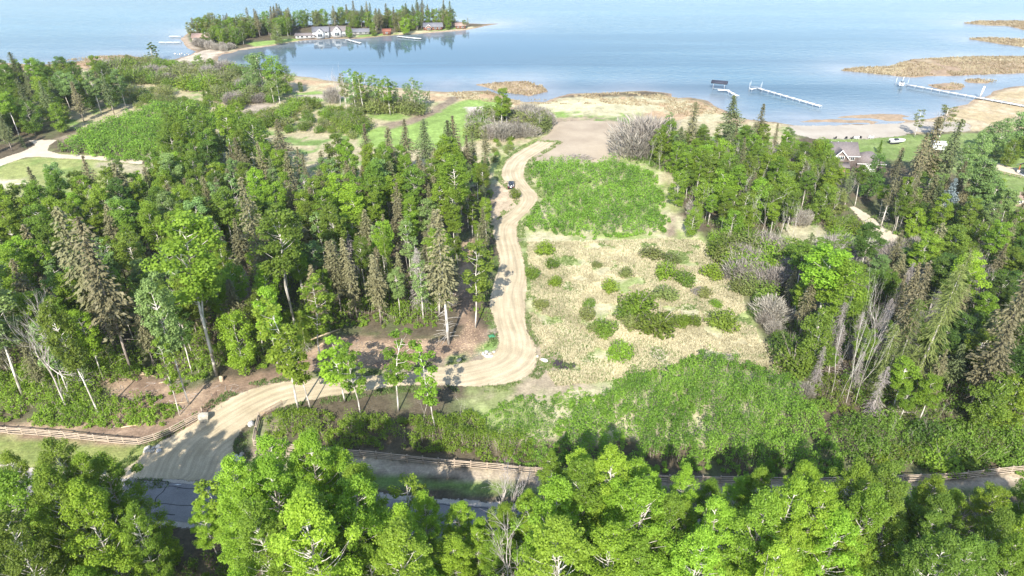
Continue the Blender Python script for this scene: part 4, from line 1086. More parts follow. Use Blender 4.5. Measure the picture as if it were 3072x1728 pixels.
# near wood on the right
RF = GP([(2040, 990), (2020, 900), (1985, 830), (1960, 780), (1975, 735), (2050, 690), (2200, 700), (2330, 680), (2420, 655), (2576, 660), (2800, 660), (2800, 1130), (2576, 1110), (2400, 1080), (2250, 1075), (2150, 1050), (2060, 1020)])
for k, bx, by, ty, tn, wd, lb in (
    ('snag', 2090, 1000, 690, '', .36, 'leftmost tall white dead aspen at the right wood edge'), ('snag', 2128, 1015, 650, '', .36, 'tallest white dead aspen at the right wood edge'), ('snag', 2150, 1020, 700, '', .34, 'white dead aspen next to the tallest one at the right wood edge'), ('snag', 2112, 1005, 720, '', .4, 'short dead aspen between the tall white ones at the right wood edge'),
    ('bare', 2180, 930, 700, '', .5, 'grey bare tree behind the white dead aspens'), ('deadspruce', 2290, 985, 665, '', 1.15, 'biggest grey dead spruce in the right wood'), ('deadspruce', 2240, 985, 760, '', 1.1, 'grey dead spruce with wide skirt left of the biggest one'), ('deadspruce', 2340, 900, 640, '', 1.0, 'grey-brown dead spruce behind the biggest one'), ('deadspruce', 2200, 1000, 820, '', 1.2, 'low grey dead spruce beside the white dead aspens'),
    ('tallspruce', 2225, 960, 655, 'olive-brown', .95, 'olive spruce with white trunk between the dead spruces'), ('spruce', 2470, 985, 650, 'olive-brown', .95, 'tall brownish spruce right of the grey dead spruces'), ('spruce', 2430, 1040, 800, 'olive-brown', 1.1, 'broad olive spruce low in the right wood'),
    ('aspen', 2050, 860, 630, 'yellow-green', 1.7, 'bright green birch at the right wood edge beside the meadow'), ('aspen', 2075, 870, 655, 'fresh green', 1.5, 'birch right of the bright one beside the meadow'), ('round', 2040, 935, 780, 'mid-green', .9, 'dark leafy tree under the bright birch'), ('aspen', 2390, 830, 640, 'yellow-green', 1.3, 'yellow-green slim tree behind the dead spruces'),
    ('snag', 2355, 1060, 1000, '', .6, 'white snag in the bushes below the olive spruce'), ('snag', 2240, 1110, 1040, '', .5, 'leaning white snag in the bushes at the right'), ('snag', 2285, 1118, 1060, '', .5, 'short white snag right of the leaning one')):
    o = tree_px(k, bx, by, ty, tn or 'olive', lb, wd); SP.add(o.location.x, o.location.y, 3.0)
for x, y, d in scatter(RF, 190, 3.2, 71):
    px, py = pix(x, y); u = rng.random()
    zn = 'deep in the right wood behind the dead spruces' if py < 830 else ('among the dead spruces of the right wood' if px < 2380 else 'in the leafy right wood at the frame edge')
    if py > 980: zn = 'at the near foot of the right wood'
    if px < 2330 and py > 760:
        if u < .28: plant('deadspruce', x, y, rng.uniform(8, 13), 'ashen grey', zn)
        elif u < .42: plant('spruce', x, y, rng.uniform(10, 15), 'olive-brown', zn)
        elif u < .55: plant('snag', x, y, rng.uniform(9, 14), '', zn, wid=.7)
        else: plant('birch', x, y, rng.uniform(6, 11), pick(rng, {'mid-green': 2, 'fresh green': 1}), zn, wid=1.4)
    else:
        if u < .13: plant('spruce', x, y, rng.uniform(10, 15), pick(rng, {'olive-brown': 2, 'dark needled': 1}), zn, wid=1.2)
        elif u < .27: plant('bare', x, y, rng.uniform(8, 12), '', zn)
        elif u < .7: plant('birch', x, y, rng.uniform(9, 14), pick(rng, {'mid-green': 3, 'dark green': 2, 'fresh green': 2, 'blue-green': 1}), zn, wid=1.5)
        else: plant('round', x, y, rng.uniform(7, 11), pick(rng, {'mid-green': 3, 'dark green': 2, 'fresh green': 1}), zn)
brush(GP([(2140, 1080), (2260, 1085), (2420, 1095), (2600, 1120), (2800, 1120), (2800, 1165), (2576, 1165), (2400, 1180), (2200, 1195), (2160, 1150)]), 60, 2.7, 72, 'in the bushes above the right rail fence', {'shrub': 4, 'willow': 2}, (2.5, 4.4), {'mid-green': 3, 'fresh green': 2, 'dark green': 1})

brush(GP([(1895, 745), (1965, 780), (2010, 860), (2050, 990), (2020, 1010), (1985, 930), (1940, 850), (1900, 800)]), 30, 2.6, 55, 'along the shaded edge between meadow and right wood', {'willow': 3, 'shrub': 2, 'greywillow': 1}, (2.4, 4.6), {'mid-green': 3, 'dark green': 2, 'olive': 1})
# bushes in the dry meadow
for bx, by, w_, h_, tn, lb in (
    (1557, 905, 3.9, 3.6, 'fresh green', 'rounded bush nearest the ash patch, lowest in the meadow'), (1520, 840, 4.2, 2.6, 'mid-green', 'bush left of the big cluster in the meadow'), (1495, 835, 2.4, 1.6, 'olive', 'low bush just left of its larger neighbour in the meadow'),
    (1478, 805, 2.6, 2.6, 'olive', 'lower of two stacked bushes left of the meadow centre'), (1482, 775, 2.2, 2.0, 'mid-green', 'upper of two stacked bushes left of the meadow centre'), (1535, 735, 3.0, 2.9, 'fresh green', 'fresh green bush high in the middle of the meadow'),
    (1600, 790, 6.4, 4.2, 'fresh green', 'largest bush of the central meadow cluster'), (1575, 800, 4.2, 2.6, 'mid-green', 'front-left bush of the central meadow cluster'), (1590, 825, 3.8, 2.4, 'olive', 'low bush below the largest one of the meadow cluster'), (1655, 840, 6.2, 4.0, 'mid-green', 'wide dark bush at the lower right of the meadow cluster'), (1630, 832, 3.4, 2.4, 'olive', 'bush joining the two widest meadow bushes'),
    (1672, 750, 4.4, 2.2, 'olive', 'low wide bush above the wide dark meadow bush'), (1715, 820, 3.2, 2.2, 'fresh green', 'bush right of the wide dark meadow bush'), (1745, 818, 2.4, 2.2, 'mid-green', 'upright small bush at the right of the lower meadow row'), (1815, 825, 5.0, 3.4, 'mid-green', 'rounded bush alone at the right meadow border'),
    (1670, 700, 3.9, 3.6, 'fresh green', 'tall paired bush below the mown path'), (1690, 665, 3.4, 2.6, 'olive', 'bush above its tall neighbour below the mown path'), (1722, 715, 4.0, 2.8, 'mid-green', 'rounded bush right of the tall paired bush'), (1790, 698, 4.4, 2.8, 'fresh green', 'bush near the right meadow border beside the brush'), (1638, 650, 4.2, 2.4, 'olive', 'bush at the corner of the young thicket'),
    (1390, 675, 2.6, 2.2, 'mid-green', 'small bush beside the driveway, upper of a pair'), (1397, 718, 2.6, 1.9, 'fresh green', 'small bush beside the driveway, lower of a pair'), (1362, 775, 2.8, 1.7, 'olive', 'low straw-mixed bush next to the driveway'), (1500, 672, 1.9, 1.4, 'olive', 'smallest bush, below the thicket edge'), (1573, 695, 2.7, 1.9, 'olive', 'small bush right of the fresh green bush'),
    (1770, 745, 3.0, 1.6, 'olive', 'low bush between two rounded bushes at the right meadow border'), (1755, 740, 2.4, 1.3, 'grey-brown', 'low greyish bush in the right of the meadow'), (1860, 700, 5.0, 3.6, 'mid-green', 'big bush where meadow meets the brush'), (1858, 735, 4.0, 2.6, 'olive', 'bush below the big one at the brush edge'), (1800, 770, 2.2, 1.2, 'fresh green', 'low bright bush at the right meadow border'),
    (1298, 500, 2.6, 2.6, 'mid-green', 'small bush behind the parked car between two tracks'), (1370, 640, 3.6, 3.0, 'fresh green', 'sapling bush at the near-left corner of the young thicket'), (1340, 700, 2.6, 2.4, 'mid-green', 'narrow bush at the bend edge of the driveway')):
    X, Y = G(bx, by)
    plant('shrub', X, Y, h_ * 1.2, tn, None, lb, wid=.95 * (w_ / 3.4) / (h_ / 2.6), grp='bushes scattered over the dry meadow')

# the island across the bay
ISL = GP([(480, 103), (474, 92), (490, 80), (560, 75), (700, 68), (850, 60), (1000, 54), (1110, 53), (1172, 62), (1140, 73), (1050, 78), (980, 84), (900, 90), (830, 90), (780, 94), (720, 98), (650, 108), (590, 118), (530, 118)])
HOUSEX = [GP(p) for p in ([(480, 92), (535, 88), (535, 112), (480, 112)], [(738, 72), (880, 66), (885, 100), (735, 104)], [(885, 72), (935, 70), (935, 92), (885, 95)], [(965, 74), (990, 72), (990, 90), (965, 90)], [(1065, 62), (1110, 60), (1110, 80), (1065, 82)], [(1140, 60), (1175, 60), (1175, 75), (1140, 78)], [(935, 52), (972, 50), (972, 66), (935, 66)], [(600, 100), (720, 94), (720, 106), (620, 116)])]
for x, y, d in scatter(ISL, 320, 2.75, 81, [(h, .5) for h in HOUSEX]):
    px, py = pix(x, y); u = rng.random()
    zn = 'on the island around the brown-roofed house' if px < 600 else ('on the island left of the white houses' if px < 760 else ('on the island behind the white houses' if px < 960 else 'at the pointed end of the island'))
    if u < .30: plant('spruce', x, y, rng.uniform(6.5, 13) if px > 600 else rng.uniform(6, 9.5), pick(rng, {'olive-brown': 1.8, 'dark needled': 1}), zn, wid=1.2)
    elif u < .70: plant('round', x, y, rng.uniform(6.5, 9.5), pick(rng, {'mid-green': 1.5, 'fresh green': 3, 'olive': 3}), zn, wid=1.2)
    else: plant('slim', x, y, rng.uniform(6, 9), pick(rng, {'mid-green': 2, 'fresh green': 2, 'blue-green': 1}), zn, wid=1.5)
for bx, by, ty, k, tn, lb in ((1177, 69, 44, 'spruce', 'olive-brown', 'spruce at the very tip of the island point'), (1168, 71, 50, 'round', 'mid-green', 'rounded tree beside the smaller red cabin on the island point'), (1128, 75, 42, 'round', 'fresh green', 'green tree between the two red cabins on the island'), (700, 112, 62, 'round', 'olive', 'olive tree on the island lawn left of the pale long house'), (880, 95, 66, 'round', 'fresh green', 'green tree between white cabin and grey-roofed cabin on the island'), (1020, 87, 44, 'round', 'yellow-green', 'big bright green tree on the island shore'), (940, 90, 58, 'round', 'mid-green', 'round tree in front of the cream island house')):
    tree_px(k, bx, by, ty, tn, lb, 1.2)
brush(GP([(490, 112), (560, 116), (590, 122), (560, 130), (520, 124)]), 10, 4.2, 82, 'on the island neck by the causeway', {'willow': 2, 'greywillow': 2}, (3, 4.8), {'olive': 2, 'mid-green': 1})

# trees along the near side of the road
prof = np.array([(-200, 1150), (40, 1160), (120, 1180), (200, 1140), (300, 1148), (350, 1225), (372, 1385), (445, 1390), (470, 1260), (500, 1212), (560, 1235), (590, 1190), (620, 1130), (700, 1102), (760, 1106), (830, 1122), (900, 1146), (960, 1172), (1030, 1192), (1060, 1245), (1100, 1290), (1325, 1285), (1345, 1175), (1400, 1150), (1450, 1142), (1520, 1150), (1600, 1182), (1640, 1230), (1700, 1202), (1760, 1202), (1830, 1232), (1900, 1202), (2000, 1196), (2100, 1202), (2170, 1190), (2230, 1232), (2300, 1242), (2400, 1226), (2500, 1236), (2800, 1200)], float)
def top_line(x): return np.interp(x, prof[:, 0], prof[:, 1]) - (42 if x > 1340 else (18 if 600 < x < 950 else (25 if x < 360 else (26 if 1055 < x < 1330 else 0))))
def fg_zone(px, row):
    side = 'left of the shaded gap' if px < 460 else ('right of the shaded gap' if px < 1060 else ('below the rail fence opening' if px < 1335 else ('right of the rail fence opening' if px < 1850 else 'in the near right corner')))
    return ('at the roadside ' if row == 0 else 'in the near grove ') + side
fr = np.random.default_rng(17)
fx = -57.0
fgtone = lambda px, fr_: pick(fr_, {'yellow-green': 6, 'fresh green': 3} if 460 < px < 2200 else ({'fresh green': 4, 'yellow-green': 1.5, 'mid-green': 2} if px <= 460 else {'fresh green': 3, 'mid-green': 4}))
for row, (ya, yb, add, st) in enumerate(((58.5, 62.5, (0, 46), 3.1), (52, 57.5, (50, 130), 3.4), (45, 51, (140, 250), 3.7))):
    X = -62.0
    while X < 66:
        X += st * fr.uniform(.75, 1.25)
        Y = fr.uniform(ya, yb)
        # column of the picture in which the top of a tree at X, Y shows
        px = pix(X, Y, 14)[0]
        if px < -260 or px > 2850: continue
        ty = top_line(px) + fr.uniform(*add)
        if row == 2 and (200 < px < 620): ty = max(ty, 1440 + fr.uniform(0, 60))
        if row == 1 and (365 < px < 470): ty = max(ty, 1450)
        h = top_of(px, ty, X, Y) * 1.02
        if h < 3.2: continue
        k = 'big' if h > 9 else 'round'
        if row == 0 and (930 < px < 1060): k = 'slim' if h < 13 else 'thin'
        tone = fgtone(px, fr)
        if row == 2 and px < 560: tone = pick(fr, {'mid-green': 2, 'fresh green': 2})
        plant(k, X, Y, h, 'fresh green' if k == 'thin' else tone, fg_zone(px, row), wid=(fr.uniform(.72, 1.1) if h > 14 else fr.uniform(.95, 1.3)) if k != 'round' else fr.uniform(.7, .95))
for k, tx, ty, Y, tn, wd, lb in (('bare', 1258, 1205, 62.5, '', 1.25, 'pale bare tree in front of the rail fence opening'), ('bare', 2425, 1230, 62, '', 1.1, 'pale bare tree in the near right corner below the fence'), ('slim', 1075, 1232, 63, 'fresh green', 1.2, 'slim lone aspen before the sunlit road'), ('slim', 520, 1208, 63, 'fresh green', 1.4, 'small aspen at the right side of the shaded road gap'), ('bare', 1250, 1375, 48, '', 1.0, 'grey bare shrub-like tree at the lower frame edge')):
    tree_top(k, tx, ty, Y, tn or 'olive', lb, wd)

# ---------------------------------------------------------------- growth nobody could count
def thicket(name, label, polys, dens, hr, tone, seed, leaf=.32, per=26, excl=(), stem=True, rad=.42, patch=None):
    rng = np.random.default_rng(seed)
    B = []
    for q in polys:
        q = np.asarray(q); lo, hi = q.min(0), q.max(0)
        n = int((hi[0] - lo[0]) * (hi[1] - lo[1]) * dens)
        c = rng.random((n, 2)) * (hi - lo) + lo
        s = sdf(q, c[:, 0], c[:, 1]) + (vnoise(c[:, 0], c[:, 1], 3.1, seed) - .5) * 4
        ok = s > 0
        for e, mg in list(excl) + EXCL:
            ok &= sdf(e, c[:, 0], c[:, 1]) < -mg
        if patch is not None:
            ok &= fbm(c[:, 0], c[:, 1], patch[0], seed + 2) > patch[1]
        B.append(np.c_[c[ok], np.clip(s[ok] / 3.0, .35, 1)])
    B = np.concatenate(B); n = len(B)
    hv = (.55 + .9 * fbm(B[:, 0], B[:, 1], 7, seed + 9, 3)) * rng.uniform(.55, 1.28, n) * B[:, 2]
    h = np.clip(hr[0] + (hr[1] - hr[0]) * (hv - .45), hr[0] * .5, hr[1] * 1.1)
    i = np.repeat(np.arange(n), per); m_ = len(i)
    t = rng.random(m_) ** .55
    z = h[i] * (.12 + .9 * t)
    hd = rng.normal(0, .28, (n, 2)) * h[:, None]
    r = rad * (.62 + .24 * h[i]) * np.sqrt(rng.random(m_)) * np.sqrt(np.maximum(.06, 1 - ((t - .62) / .52) ** 2)) * 1.25
    a = rng.random(m_) * 6.283
    P = np.c_[B[i, 0] + np.cos(a) * r + hd[i, 0] * .5 * t, B[i, 1] + np.sin(a) * r + hd[i, 1] * .5 * t, z + rng.normal(0, .1, m_)]
    N = np.c_[np.cos(a), np.sin(a), np.full(m_, 1.0)] * (.55, .55, 1) + rng.normal(0, .5, (m_, 3))
    pt = fbm(B[:, 0], B[:, 1], 5, seed + 5, 3)
    T = np.clip(.5 + (pt[i] - .5) * 1.6 + rng.normal(0, .2, m_) + rng.normal(0, .12, n)[i], 0, 1)
    v, f = leaf_quads(P, N, leaf, rng)
    T = np.repeat(T, 4); F = [f]; MI = [np.zeros(len(f))]
    mats = [LEAF[tone]]
    if stem:
        k = np.arange(n); w_ = .028
        dx = rng.normal(0, .12, n) * h
        sv = np.stack([np.c_[B[:, 0] - w_, B[:, 1], 0 * h], np.c_[B[:, 0] + w_, B[:, 1], 0 * h], np.c_[B[:, 0] + dx, B[:, 1], h * .95]], 1).reshape(-1, 3)
        F.append(np.arange(3 * n).reshape(n, 3) + len(v)); v = np.vstack([v, sv]); T = np.concatenate([T, np.zeros(3 * n)]); MI.append(np.ones(n)); mats.append(BARK['brush'])
    o = link(name, mesh_np(name, v, F, mats, tone=T, mi=np.concatenate(MI)))
    return tag(o, label, None, None, 'stuff')
TH1 = GP([(1322, 412), (1400, 408), (1480, 416), (1560, 408), (1600, 425), (1650, 440), (1676, 520), (1684, 592), (1570, 606), (1480, 600), (1400, 600), (1330, 590), (1305, 570), (1335, 532), (1358, 506), (1330, 470), (1325, 440)])
thicket('sapling_thicket', 'dense green young aspen thicket between driveway and right wood', [TH1], 1.1, (1.2, 4.6), 'lime', 3, leaf=.32, per=48, rad=.48, patch=(2.4, .30))
TH2 = GP([(1490, 985), (1580, 955), (1700, 925), (1800, 900), (1900, 920), (1985, 960), (2030, 1010), (2080, 1080), (2120, 1150), (2060, 1204), (1850, 1203), (1600, 1192), (1400, 1180), (1390, 1175), (1400, 1085), (1430, 1025)])
thicket('sapling_thicket', 'tall green sapling thicket between meadow and rail fence', [TH2], 1.45, (1.2, 5.6), 'lime', 4, leaf=.25, per=70, rad=.40, patch=(2.2, .30))
TH3 = GP([(150, 385), (160, 365), (230, 330), (300, 300), (400, 270), (500, 268), (540, 300), (470, 380), (430, 420), (360, 405), (240, 398)])
thicket('sapling_thicket', 'low green sapling thicket between dirt track and left wood', [TH3], .75, (1.8, 5.0), 'lime', 6, leaf=.46, per=34, rad=.8)
TH4 = GP([(670, 1050), (760, 1030), (830, 1040), (900, 1050), (980, 1045), (1080, 1050), (1190, 1040), (1225, 1080), (1330, 1110), (1340, 1165), (1200, 1158), (1050, 1142), (900, 1125), (760, 1110), (672, 1100)])
thicket('roadside_brush', 'green and olive brush between driveway and rail fence', [TH4], 2.2, (1.2, 4.4), 'fresh green', 7, leaf=.24, per=38, rad=.45, patch=(5, .22))
thicket('roadside_brush', 'sunlit pale green brush between the driveway bend and rail fence', [GP([(1200, 1030), (1290, 1010), (1400, 975), (1500, 985), (1440, 1030), (1410, 1175), (1330, 1170), (1240, 1130)])], 2.2, (.5, 1.9), 'lime', 8, leaf=.2, per=26, patch=(5, .36))
thicket('undergrowth', 'leafy undergrowth along the near edge of the left wood', [GP([(-260, 1075), (0, 1062), (180, 1070), (330, 1065), (430, 1075), (400, 1020), (480, 985), (330, 900), (0, 930), (-260, 960)]), GP([(480, 960), (560, 930), (690, 920), (790, 865), (850, 815), (1000, 825), (1100, 820), (1110, 760), (800, 760), (560, 860), (450, 900)])], 1.5, (.9, 3.6), 'fresh green', 9, leaf=.28, per=34, patch=(6, .22), excl=[(GP([(230, 1000), (262, 968), (470, 950), (455, 985), (330, 1010)]), 0)])
thicket('undergrowth', 'green brush between wood chips and left rail fence', [GP([(140, 1012), (250, 1018), (330, 1022), (425, 1008), (445, 1040), (425, 1078), (330, 1078), (200, 1076), (60, 1068), (60, 1030)])], 1.9, (.7, 2.4), 'fresh green', 19, leaf=.26, per=30, rad=.5, patch=(4, .36))
thicket('undergrowth', 'leafy undergrowth inside the left wood', [LWP], .8, (1.2, 5.0), 'fresh green', 10, leaf=.36, per=20, patch=(8, .42))
thicket('undergrowth', 'undergrowth beneath the right wood', [RF, RW1, HG], .9, (1.2, 4.0), 'mid-green', 12, leaf=.36, per=20, patch=(7, .38))
thicket('undergrowth', 'undergrowth around the white dead aspens', [GP([(1985, 890), (2060, 930), (2250, 990), (2600, 1050), (2600, 1095), (2300, 1065), (2120, 1045), (2030, 1005)])], 1.3, (1.0, 3.2), 'mid-green', 16, leaf=.28, per=26, rad=.5, patch=(5, .33))
thicket('sapling_thicket', 'leafy bushes and saplings between right wood and rail fence', [GP([(2030, 1000), (2120, 1040), (2300, 1060), (2500, 1085), (2800, 1100), (2800, 1165), (2576, 1180), (2400, 1196), (2250, 1200), (2130, 1205), (2115, 1130), (2080, 1070)])], 1.7, (1.4, 4.8), 'mid-green', 15, leaf=.3, per=30, rad=.5, patch=(6, .34))
thicket('undergrowth', 'dark bushes under the near roadside trees', [np.array([(-62, 38), (66, 38), (66, 61.5), (-62, 61.5)])], 1.1, (1.0, 4.0), 'mid-green', 13, leaf=.28, per=24, patch=(7, .38))
thicket('undergrowth', 'grass and bushes along the driveway edge of the left wood', [GP([(1222, 700), (1240, 640), (1240, 590), (1228, 590), (1222, 640), (1215, 690)]), GP([(1215, 830), (1232, 790), (1225, 720), (1212, 760), (1205, 810)])], 1.6, (.6, 1.6), 'fresh green', 14, leaf=.26, per=14)

def tufts(name, label, poly_mask, n, box, hgt, tones, seed, w_=.10, per=5, mt=None):
    rng = np.random.default_rng(seed)
    c = rng.random((n, 2)) * (np.array(box[1]) - np.array(box[0])) + np.array(box[0])
    c = c[poly_mask(c[:, 0], c[:, 1])]
    i = np.repeat(np.arange(len(c)), per); m_ = len(i)
    h = hgt * rng.uniform(.5, 1.2, len(c))[i] * rng.uniform(.6, 1.1, m_)
    a = rng.random(m_) * 6.283; ln = rng.uniform(.15, .75, m_) * h
    bx, by = c[i, 0] + rng.normal(0, .14, m_), c[i, 1] + rng.normal(0, .14, m_)
    ww = w_ * rng.uniform(.6, 1.3, m_)
    zb = np.zeros(m_) + tones[2]
    v = np.stack([np.c_[bx - ww * np.sin(a), by + ww * np.cos(a), zb], np.c_[bx + ww * np.sin(a), by - ww * np.cos(a), zb], np.c_[bx + np.cos(a) * ln, by + np.sin(a) * ln, zb + h]], 1).reshape(-1, 3)
    f = np.arange(3 * m_).reshape(-1, 3)
    T = np.clip(fbm(c[:, 0], c[:, 1], 4, seed, 3)[i] * 1.6 - .3 + rng.normal(0, .2, m_), 0, 1)
    o = link(name, mesh_np(name, v, f, [mt], tone=np.repeat(T, 3)))
    return tag(o, label, None, None, 'stuff')
strawm = leafmat('straw', (.35, .315, .19), (.58, .52, .335), .25, 0, 0)
greenm = leafmat('grass_green', (.10, .16, .04), (.20, .26, .08), .3, 0, 0)
reedm = leafmat('reed', (.24, .18, .105), (.40, .335, .21), .25, 0, 0)
MEAD = GP([(1325, 610), (1570, 605), (1680, 600), (1760, 605), (1830, 660), (1870, 760), (1910, 850), (1970, 900), (2010, 960), (1800, 905), (1580, 955), (1400, 970), (1355, 900), (1330, 830), (1330, 700)])
tufts('dry_grass', 'straw-coloured dead grass of the meadow', lambda x, y: (sdf(MEAD, x, y) > 0) & (sdf(DRIVE, x, y) < -1) & (fbm(x, y, 4, 77, 3) > .40), 60000, (MEAD.min(0), MEAD.max(0)), .42, (0, 0, 0), 5, mt=strawm)
tufts('green_grass', 'new green grass between the dead grass of the meadow', lambda x, y: (sdf(MEAD, x, y) > 0) & (sdf(DRIVE, x, y) < -1) & (fbm(x, y, 7, 55, 3) > .54), 26000, (MEAD.min(0), MEAD.max(0)), .3, (0, 0, 0), 6, mt=greenm)
def reedmask(x, y):
    r = np.zeros(len(x), bool)
    for p in ISLES[:6]: r |= sdf(p, x, y) > .5
    return r & (fbm(x, y, 9, 91, 3) > .36)
tufts('reed_bed', 'brown reeds on the low islets in the lake', reedmask, 150000, ((-30, 240), (300, 440)), .7, (0, 0, -.2), 7, w_=.22, per=3, mt=reedm)
SHR = GP([(1085, 233), (1230, 229), (1290, 252), (1400, 248), (1480, 235), (1620, 230), (1700, 245), (1800, 270), (1860, 292), (1760, 300), (1640, 270), (1560, 262), (1400, 262), (1280, 262), (1150, 248)])
SHL = GP([(-200, 158), (100, 160), (230, 142), (330, 138), (410, 150), (400, 160), (250, 166), (100, 172), (-200, 172)])
tufts('reed_bed', 'brown reeds and dry grass along the lake shore', lambda x, y: ((sdf(SHR, x, y) > 0) | (sdf(SHL, x, y) > 0)) & (fbm(x, y, 6, 92, 3) > .43), 150000, ((-270, 240), (130, 345)), .6, (0, 0, -.05), 8, w_=.18, per=3, mt=reedm)

def near_drive(x, y):
    s = sdf(DRIVE, x, y)
    return (s < -.05) & (s > -1.9) & (fbm(x, y, 3, 61, 3) > .42)
tufts('roadside_weeds', 'weeds and grass along the edges of the gravel driveway', near_drive, 150000, (DRIVE.min(0) - 2, DRIVE.max(0) + 2), .38, (0, 0, 0), 9, w_=.07, mt=greenm)


# ---------------------------------------------------------------- names that tell the trees apart
HT = lambda q: 'short' if q < .3 else ('tall' if q > .72 else 'mid-height')
FORM = {'big': ['open-crowned', 'full-crowned', 'narrow', 'lopsided', 'domed', 'broad', 'ragged'], 'aspen': ['narrow', 'full', 'high-crowned', 'bare-trunked', 'ragged', 'slender', 'round-topped', 'leggy'],
        'birch': ['narrow', 'full', 'high-crowned', 'bare-trunked', 'ragged', 'slender', 'round-topped', 'leggy'],
        'round': ['rounded', 'broad', 'bushy', 'domed', 'spreading'], 'slim': ['wispy', 'slender', 'upright', 'small'], 'thin': ['airy', 'thin-crowned', 'white-trunked', 'sparse'],
        'spruce': ['pointed', 'broad-skirted', 'narrow', 'shaggy', 'conical', 'bare-based', 'ragged'], 'tallspruce': ['pale-trunked', 'bare-based'], 'young': ['small', 'compact', 'bushy'],
        'deadspruce': ['drooping', 'brittle', 'broad', 'twiggy'], 'bare': ['spreading', 'forked', 'twiggy', 'gnarled'], 'snag': ['white-barked', 'spindly', 'branchy'],
        'shrub': ['rounded', 'low', 'bushy', 'tufted', 'upright', 'loose'], 'willow': ['domed', 'wide', 'loose', 'rounded', 'bushy'], 'greywillow': ['twiggy', 'domed', 'wispy', 'wide'], 'column': ['slim', 'columnar']}
def finish_labels():
    auto = {}
    by = {}
    for T in TREES:
        if T['label'] is None: by.setdefault((T['where'], T['cat']), []).append(T)
    for (wh, cat), L in by.items():
        hs = sorted(q['h'] for q in L)
        for T in L:
            q = hs.index(T['h']) / max(1, len(hs) - 1)
            tone = '' if T['kind'] in ('bare', 'snag', 'deadspruce', 'greywillow') else T['tone'] + ' '
            if T['kind'] == 'deadspruce': tone = 'grey '
            fm = FORM[T['kind']][T['i'] % len(FORM[T['kind']])]
            T['auto'] = (HT(q), tone, fm, cat, wh)
            auto.setdefault(T['auto'], []).append(T)
    for k, L in auto.items():
        ht, tone, fm, cat, wh = k
        base = f'{ht} {fm} {tone}{cat} {wh}'
        L.sort(key=lambda q: pix(q['X'], q['Y'])[0])
        for i, T in enumerate(L):
            if len(L) == 1: lab = base
            elif len(L) <= 3:
                lab = {2: ['leftmost', 'rightmost'], 3: ['leftmost', 'middle', 'rightmost']}[len(L)][i] + ' ' + base
            elif len(L) <= 6:
                ny = sorted(L, key=lambda q: q['Y']); near = ny[:3]; half = near if T in near else ny[3:]
                half = sorted(half, key=lambda q: pix(q['X'], q['Y'])[0])
                lab = ({1: [''], 2: ['leftmost ', 'rightmost '], 3: ['leftmost ', 'middle ', 'rightmost ']}[len(half)][half.index(T)]) + ('nearer ' if half and T in near else 'farther ') + base
            else: lab = base
            if len(lab.split()) > 16: lab = lab.replace(' ' + fm + ' ', ' ', 1)
            T['lab'] = lab
    for T in TREES:
        o = T['o']
        o['label'] = T['label'] or T['lab']
        g = T['grp'] or (f"{T['cat']}s {T['where']}" if T['where'] else None)
        if g: o['group'] = g.replace('shs ', 'shes ')
finish_labels()

# ---------------------------------------------------------------- built things
WOODM = plain('weathered_rail', (.34, .27, .20), .8, var=.3, scale=2)
WOODP = plain('weathered_post', (.34, .265, .195), .85, var=.3, scale=3)
WHITE = plain('white_paint', (.78, .78, .76), .5, var=.06, scale=.6)
ALU = plain('dock_aluminium', (.42, .44, .46), .45, .3, var=.1)
DECK = plain('dock_deck', (.54, .54, .53), .6, var=.12, scale=1.5)
GALV = plain('galvanised', (.42, .43, .44), .45, .6)
DARK = plain('dark_fabric', (.035, .038, .055), .7)
STONE = plain('boulder_stone', (.42, .375, .30), .9, var=.3, scale=2.5)
STONEG = plain('grey_stone', (.40, .395, .385), .9, var=.25, scale=2.5)
STONEW = plain('pale_stone', (.60, .55, .48), .9, var=.25, scale=3)
GATEM = plain('gate_steel', (.23, .125, .095), .6, .2, var=.25, scale=3)
GATEY = plain('gate_yellow', (.52, .38, .13), .6, var=.15)
LOGM = plain('log_wood', (.40, .30, .20), .85, var=.3, scale=3)
CUT = plain('cut_wood', (.60, .46, .29), .8, var=.15, scale=6)
GLASS = plain('window_glass', (.03, .04, .05), .08, spec=.6)

rb = MB(); rb.tube([(0, 0, 0), (.5, .006, .012), (1, 0, 0)], (.08, .075, .07), 6); RAIL = rb.mesh('rail', WOODM, True)
pb = MB(); pb.tube([(0, 0, -.2), (0, 0, 1.55)], (.11, .10), 7); POST = pb.mesh('post', WOODP, True)
def fence(name, label, line, spacing=2.45, zs=(.36, .74, 1.1, 1.42), skip=lambda x, y: False):
    P = np.asarray(line)
    seg = np.hypot(*np.diff(P, axis=0).T); cum = np.r_[0, np.cumsum(seg)]
    n = int(cum[-1] / spacing)
    d = np.linspace(0, cum[-1], n + 1)
    q = np.c_[np.interp(d, cum, P[:, 0]), np.interp(d, cum, P[:, 1])]
    o = thing(name, label, 'fence', (q[0, 0], q[0, 1], 0), 0, 'rail fences along the road')
    for i, (x, y) in enumerate(q):
        if skip(x, y): continue
        p = link('post', POST, o); p.location = (x - q[0, 0], y - q[0, 1], 0); p.rotation_euler = (random.gauss(0, .03), random.gauss(0, .03), random.random() * 6)
        if i < n and not skip(*q[i + 1]):
            e = q[i + 1] - q[i]; L = np.hypot(*e) * 1.06; a = math.atan2(e[1], e[0])
            nx, ny = -math.sin(a) * -.12, math.cos(a) * -.12
            for z in zs:
                r = link('rail', RAIL, o)
                dz = random.gauss(0, .03)
                r.location = (x - q[0, 0] + nx - e[0] * .03, y - q[0, 1] + ny - e[1] * .03, z + dz)
                r.rotation_euler = (random.random() * 6, -math.atan2(random.gauss(0, .035), L), a); r.scale = (L, 1, 1)
    return o
